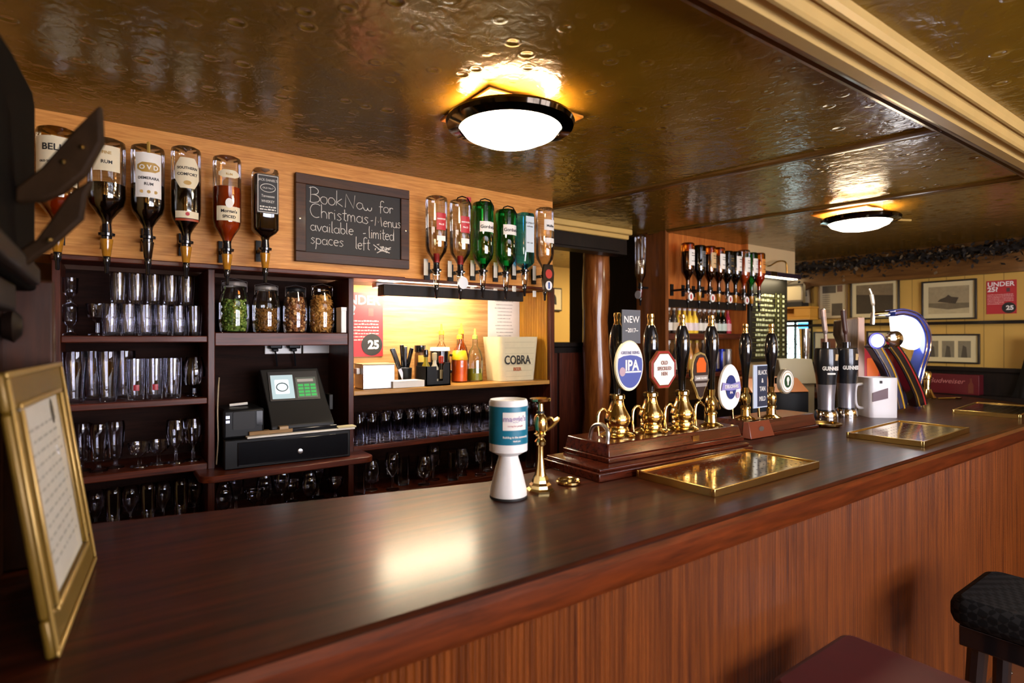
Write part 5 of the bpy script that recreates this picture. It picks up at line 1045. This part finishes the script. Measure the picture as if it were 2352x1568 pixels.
# dried hop garland under the ceiling
def hops():
    m1, m2 = M(), M(); r_ = random.Random(11)
    for k in range(3600):
        y = r_.uniform(.2, 4.1); a = r_.random()*2*PI; rr = abs(r_.gauss(0, .05)); c = Vector((5.0+rr*math.cos(a)*.8, y, 2.115+rr*math.sin(a)))
        c.z = min(c.z, 2.178); c.x = min(c.x, 5.085)
        d = Vector((r_.gauss(0, 1), r_.gauss(0, 1), r_.gauss(-.4, 1))).normalized(); s_ = r_.uniform(.018, .045); n_ = d.cross(Vector((.3, .2, 1))).normalized()*s_*.35; q = d*s_
        if c.z+abs(q.z) > 2.18: q.z = -abs(q.z)
        (m1 if r_.random() < .86 else m2).add([c, c+q*.5+n_, c+q, c+q*.5-n_], [(0, 1, 2, 3)])
    m1.tube([(5.0, .2, 2.12)]+[(5.0+.01*math.sin(i), .2+.2*i, 2.12+.012*math.cos(2.1*i)) for i in range(1, 20)], .018, 6)
    return m1, m2
h1, h2 = hops(); hg = T('hop_garland', 'dark dried hop garland strung along the ceiling over the pictures', 'garland', (0, 0, 0)); o = obj('dried_leaves', h1, pm('hop_dark', '#1c140e', .8, var=.6, scale=40), hg, smooth=0); o['kind'] = 'stuff'; o = obj('pale_flower', h2, pm('hop_pale', '#6a563a', .8, var=.5, scale=40), hg, smooth=0); o['kind'] = 'stuff'

# ---------------------------------------------------------------- doorway beside the back bar and the room behind
cl = T('wooden_column', 'round varnished tree trunk column in the doorway', 'column', (2.66, 2.76, 0)); r_ = random.Random(3)
obj('trunk', M().tube([(.006*math.sin(i*1.3), .005*math.cos(i*1.7), .02+i*.2) for i in range(11)]+[(0, 0, 2.18)], [.088+.006*math.sin(i*2.2) for i in range(12)], 22), COL_W, cl); obj('base_block', M().box(-.11, .11, -.11, .11, 0, .02), DARK_W, cl)
rp = T('framed_picture', 'small black framed print seen through the doorway', 'picture', (3.47, 4.195, 1.87)); obj('frame', M().box(-.1, .1, -.02, 0, -.11, .11), PRB, rp); mo = obj('mount', M().box(-.088, .088, -.024, -.02, -.098, .098), LAB, rp); obj('dark_figure', M().prism([(-.025, -.05), (.03, -.05), (.025, .02), (.01, .045), (-.01, .045), (-.025, .02)], .024, .0255, XZ), PRB, mo)
ss = T('settle', 'dark high-backed settle in the room behind the doorway', 'settle', (2.4, 3.75, 0)); obj('settle_back', M().box(-.5, .35, .0, .05, 0, 1.4), DARK_W, ss, bev=.01); obj('settle_seat', M().box(-.5, .35, -.4, 0, .4, .46), DARK_W, ss); obj('arm_post', M().box(-.02, .03, -.06, 0, 0, 1.75).box(-.02, .2, -.06, 0, 1.36, 1.42), BLACK, ss)
cpb = T('cupboard', 'dark cupboard standing in the doorway behind the round column', 'cupboard', (2.45, 3.04, 0)); obj('cupboard_body', M().box(-.35, .3, -.15, .15, 0, 1.44), DARK_W, cpb, bev=.005); obj('cupboard_top', M().box(-.37, .32, -.17, .17, 1.44, 1.47), DARK_W, cpb, bev=.004); obj('door', M().box(-.33, -.03, -.162, -.15, .1, 1.4), UPR_W, cpb); obj('door', M().box(-.01, .28, -.162, -.15, .1, 1.4), UPR_W, cpb)
lr = T('lever_clamp', 'chrome and pink bar gadget hanging on the end of the back bar', 'gadget', (1.86, 2.33, 1.7)); obj('upper_cylinder', M().lathe([(.0004, 0), (.02, .002), (.022, .1), (.0004, .102)], c=(0, 0, .05), seg=18, caps=False), CHROME, lr); obj('lower_body', M().lathe([(.0004, -.1), (.015, -.098), (.026, -.03), (.016, .05)], seg=18), pm('gadget_pink', '#b8908c', .3), lr); obj('fixing_plate', M().box(-.036, -.02, -.02, .02, -.06, .12), STEEL, lr)
rl = T('ceiling_light', 'round lit ceiling light in the room behind the doorway', 'ceiling light', (3.75, 3.4, Z)); obj('diffuser', M().lathe([(.15, 0), (.15, -.03), (.1, -.06), (.0004, -.07)], seg=28), emis('room_lamp', (1, .76, .42), ROOM_E), rl); obj('rim', M().lathe([(.15, 0), (.17, -.005), (.17, -.03), (.15, -.035)], seg=28), BRASSD, rl)

# ---------------------------------------------------------------- dark post, strap and gilt frame at the near end
dp = T('end_post', 'dark carved wooden end post with a brown panelled foot', 'post', (-.2, 1.0, CT))
obj('post_shaft', M().prism([(.38, .48), (.24, .5), (.245, .79), (.2, .806), (-.02, .775), (-.2, .74), (-.4, .72), (-.4, .48)], -.2, .1, YZ), pm('post_black', '#050302', .75, var=.4, scale=10, spec=.05), dp, bev=.01)
obj('lower_panel', M().box(-.2, .055, -.4, .29, 0, .5).prism([(.285, 0), (.34, 0), (.34, .33), (.32, .36), (.325, .4), (.29, .44), (.28, .5), (.27, .5)], .05, .123, YZ), wood('post_panel', '#1f0e06', '#4a2410', 2, 4, 9, .5, .15), dp, bev=.012)
obj('carved_knob', M().lathe([(.0004, 0), (.02, .004), (.028, .018), (.016, .028), (.0004, .03)], seg=18, caps=False, mat=Matrix.Translation((.055, .24, .42)) @ Matrix.Rotation(PI/2, 4, 'Y')), DARK_W, dp)
obj('moulding', M().box(.055, .11, -.4, .2, .485, .515).box(.05, .085, -.4, .15, .44, .485), DARK_W, dp, bev=.006)
lt = T('leather_strap', 'dark folded leather strap with brass studs hanging off the end post', 'strap', (-.09, 1.0, 1.71))
LEA = pm('leather', '#2a1a0a', .7, var=.5, scale=30, bump=.3, spec=.15)
obj('upper_strap', M().prism([(-.01, -.01), (.02, .02), (.058, .075), (.088, .112), (.0905, .06), (.07, .015), (.04, -.015), (.02, -.025), (-.01, -.03)], -.008, .008, Matrix.Rotation(math.radians(-20), 4, 'Z') @ XZ), LEA, lt, bev=.004)
obj('lower_strap', M().prism([(.078, .012), (.07, -.012), (.066, -.045), (.03, -.085), (.0, -.11), (-.02, -.12), (-.02, -.1), (.012, -.075), (.03, -.045), (.05, -.01)], -.006, .006, Matrix.Translation((0, .012, 0)) @ Matrix.Rotation(math.radians(-20), 4, 'Z') @ XZ), LEA, lt, bev=.004)
for x, z in ((.068, .05), (.046, .028), (.03, -.078)): obj('brass_stud', M().lathe([(.0035, 0), (.003, .003), (.0003, .004)], seg=12, mat=Matrix.Rotation(math.radians(-20), 4, 'Z') @ Matrix.Translation((x, -.008, z)) @ Matrix.Rotation(PI/2, 4, 'X')), BRASSD, lt)
gf = T('gilt_frame', 'gilt framed certificate leaning against the end post on the bar', 'picture frame', (-.036, 1.08, CT+.002)); gf.rotation_euler = (0, math.radians(-8), math.radians(-5.2))
GO = pm('gilt', '#6e5418', .38, .35, var=.25, scale=14)
w_, h_, b_ = .18, .36, .05
def fb(x0, x1): 
    m = M()
    for a in ((-w_, w_, h_-b_, h_), (-w_, w_, 0, b_), (-w_, -w_+b_, b_, h_-b_), (w_-b_, w_, b_, h_-b_)): m.box(x0, x1, *a)
    return m
obj('frame', fb(-.011, .0), GO, gf, bev=.004); m = M()
for a in ((-w_, w_, h_-.008, h_), (-w_, w_, 0, .008), (-w_, -w_+.008, .008, h_-.008), (w_-.008, w_, .008, h_-.008), (-w_+b_-.008, w_-b_+.008, h_-b_, h_-b_+.008), (-w_+b_-.008, w_-b_+.008, b_-.008, b_), (-w_+b_-.008, -w_+b_, b_, h_-b_), (w_-b_, w_-b_+.008, b_, h_-b_)): m.box(0, .004, *a)
obj('raised_beading', m, pm('gilt_bright', '#ac8c4c', .3, .4), gf, bev=.002)
ct_ = obj('certificate', M().box(-.008, -.005, -w_+b_, w_-b_, b_, h_-b_), pm('certificate_paper', '#cfcabf', .5, var=.12, scale=25), gf)
m = M(); rn = random.Random(6)
for q in range(12):
    y = -.1+.03*rn.random()
    while y < .1:
        l = rn.uniform(.01, .03); m.box(-.005, -.0047, y, min(y+l, .11), .085+.017*q, .089+.017*q); y += l+.01
obj('faint_lettering', m, pm('faint_ink', '#a5a198', .6), ct_); obj('crest', M().prism(ell(.012, .02, 18, .08, .285), -.005, -.0046, YZ), pm('crest_dark', '#4a4238', .5), ct_)
obj('pane', M().box(-.0042, -.0034, -w_+b_, w_-b_, b_, h_-b_), thin('picture_pane', (.97, .97, .97), edge=.01, base=.02), gf)

# ---------------------------------------------------------------- bar stools
s1 = T('bar_stool', 'square red padded bar stool nearest the camera', 'stool', (1.36, .5, 0)); RDL = pm('red_leather', '#4a0e12', .5, var=.25, scale=12, bump=.05)
obj('seat', M().prism(rrect(-.185, .185, -.19, .19, .035, 6), .69, .75), RDL, s1, bev=.018); obj('seat_board', M().box(-.17, .17, -.175, .175, .66, .69), DARK_W, s1, bev=.004)
for x in (-1, 1):
    for y in (-1, 1): obj('leg', M().tube([(x*.13, y*.13, .66), (x*.17, y*.16, 0)], .02, 10), DARK_W, s1)
for x in (-1, 1): obj('stretcher', M().box(x*.158-.012, x*.158+.012, -.15, .15, .2, .23), DARK_W, s1)
s2 = T('bar_stool', 'square black patterned bar stool farther along the counter', 'stool', (2.17, .43, 0))
def pat():
    m, nt, b = nmat('patterned_black'); N = nt.nodes; L = nt.links
    tc = N.new('ShaderNodeTexCoord'); mp = N.new('ShaderNodeMapping'); mp.inputs['Rotation'].default_value = (.6, .6, PI/4); ck = N.new('ShaderNodeTexChecker'); ck.inputs['Scale'].default_value = 55
    ck.inputs[1].default_value = (.004, .004, .005, 1); ck.inputs[2].default_value = (.014, .014, .016, 1)
    L.new(tc.outputs['Object'], mp.inputs[0]); L.new(mp.outputs[0], ck.inputs[0]); L.new(ck.outputs[0], b.inputs['Base Color']); b.inputs['Roughness'].default_value = .85; b.inputs['Specular IOR Level'].default_value = .15
    return m
obj('seat', M().prism(rrect(-.185, .185, -.18, .18, .05, 6), .67, .75), pat(), s2, bev=.025); obj('seat_board', M().box(-.16, .16, -.155, .155, .61, .67), BLACK, s2, bev=.004)
for x in (-1, 1):
    for y in (-1, 1):
        lg_ = obj('leg', M().tube([(x*.12, y*.12, .62), (x*.16, y*.15, 0)], [.026, .018], 10), BLACK, s2)
        for z in (.45, .4): obj('stud', M().lathe([(.007, 0), (.005, .004), (.0004, .005)], c=(0, 0, 0), seg=10, mat=Matrix.Translation((x*.136, y*.132-.026, z)) @ Matrix.Rotation(PI/2, 4, 'X')), CHROME, lg_)
for x in (-1, 1): obj('stretcher', M().box(x*.15-.012, x*.15+.012, -.14, .14, .25, .28), BLACK, s2)

# ---------------------------------------------------------------- ceiling lamps
def lamp(x, y, e, label, rod=False, rz=0):
    t = T('ceiling_light', label, 'ceiling light', (x, y, Z), rz)
    obj('backplate', M().box(-.13, .215, -.085, .195, -.014, -.006).box(-.12, .205, -.075, .185, -.006, 0), pm('lamp_plate', '#d08a34', .3, 0, coat=.3), t, bev=.003)
    obj('inner_drum', M().lathe([(.105, -.012), (.105, -.05)], seg=40), emis('drum_glow', (1, .66, .26), e*.15), t)
    obj('rim', M().lathe([(.16, -.04), (.186, -.044), (.19, -.052), (.186, -.064), (.152, -.072), (.147, -.068), (.15, -.05)], seg=56, caps=False), pm('rim_bronze', '#3a332c', .08, 1), t)
    obj('diffuser', M().lathe([(.149, -.066), (.135, -.084), (.095, -.102), (.045, -.111), (.0004, -.113)], seg=48, caps=False), emis('diffuser_%d' % e, (1, .84, .58), e), t)
    if rod: obj('side_rod', M().tube([(.17, -.02, -.03), (.42, -.09, -.02)], .006, 8), CREAM, t)
lamp(.967, 1.364, LAMP_E, 'round flush ceiling light with a dark rim over the near bar')
lamp(3.27, 1.385, LAMP2_E, 'farther round ceiling light with a pale rod beside it', True)
for i, (x, y) in enumerate(((.3, -.9), (2.9, -.9))): lamp(x, y, LAMP_E, ('round ceiling light in the seating area behind the camera', 'round ceiling light in the seating area nearer the far wall')[i])

for i, x in enumerate((-.9, .1, 3.6, 4.6)):  # added sconces, out of view, put in to brighten the ceiling
    t = T('fill_wall_light', ORD[i]+' added glass shaded fill lamp from the post end on the seating wall', 'fill light', (x, WY, 1.75)); obj('bracket', M().box(-.03, .03, 0, .012, -.06, .06).tube(curve([(0, .01, 0), (0, .08, -.03), (0, .1, .03)]), .008, 8), BRASS, t)
    obj('shade', M().lathe([(.03, .03), (.06, .07), (.085, .13), (.082, .13), (.055, .07), (.028, .034)], c=(0, .1, 0), seg=24), emis('fill_shade_glow', (1, .72, .38), FILL_SCONCE_E), t)
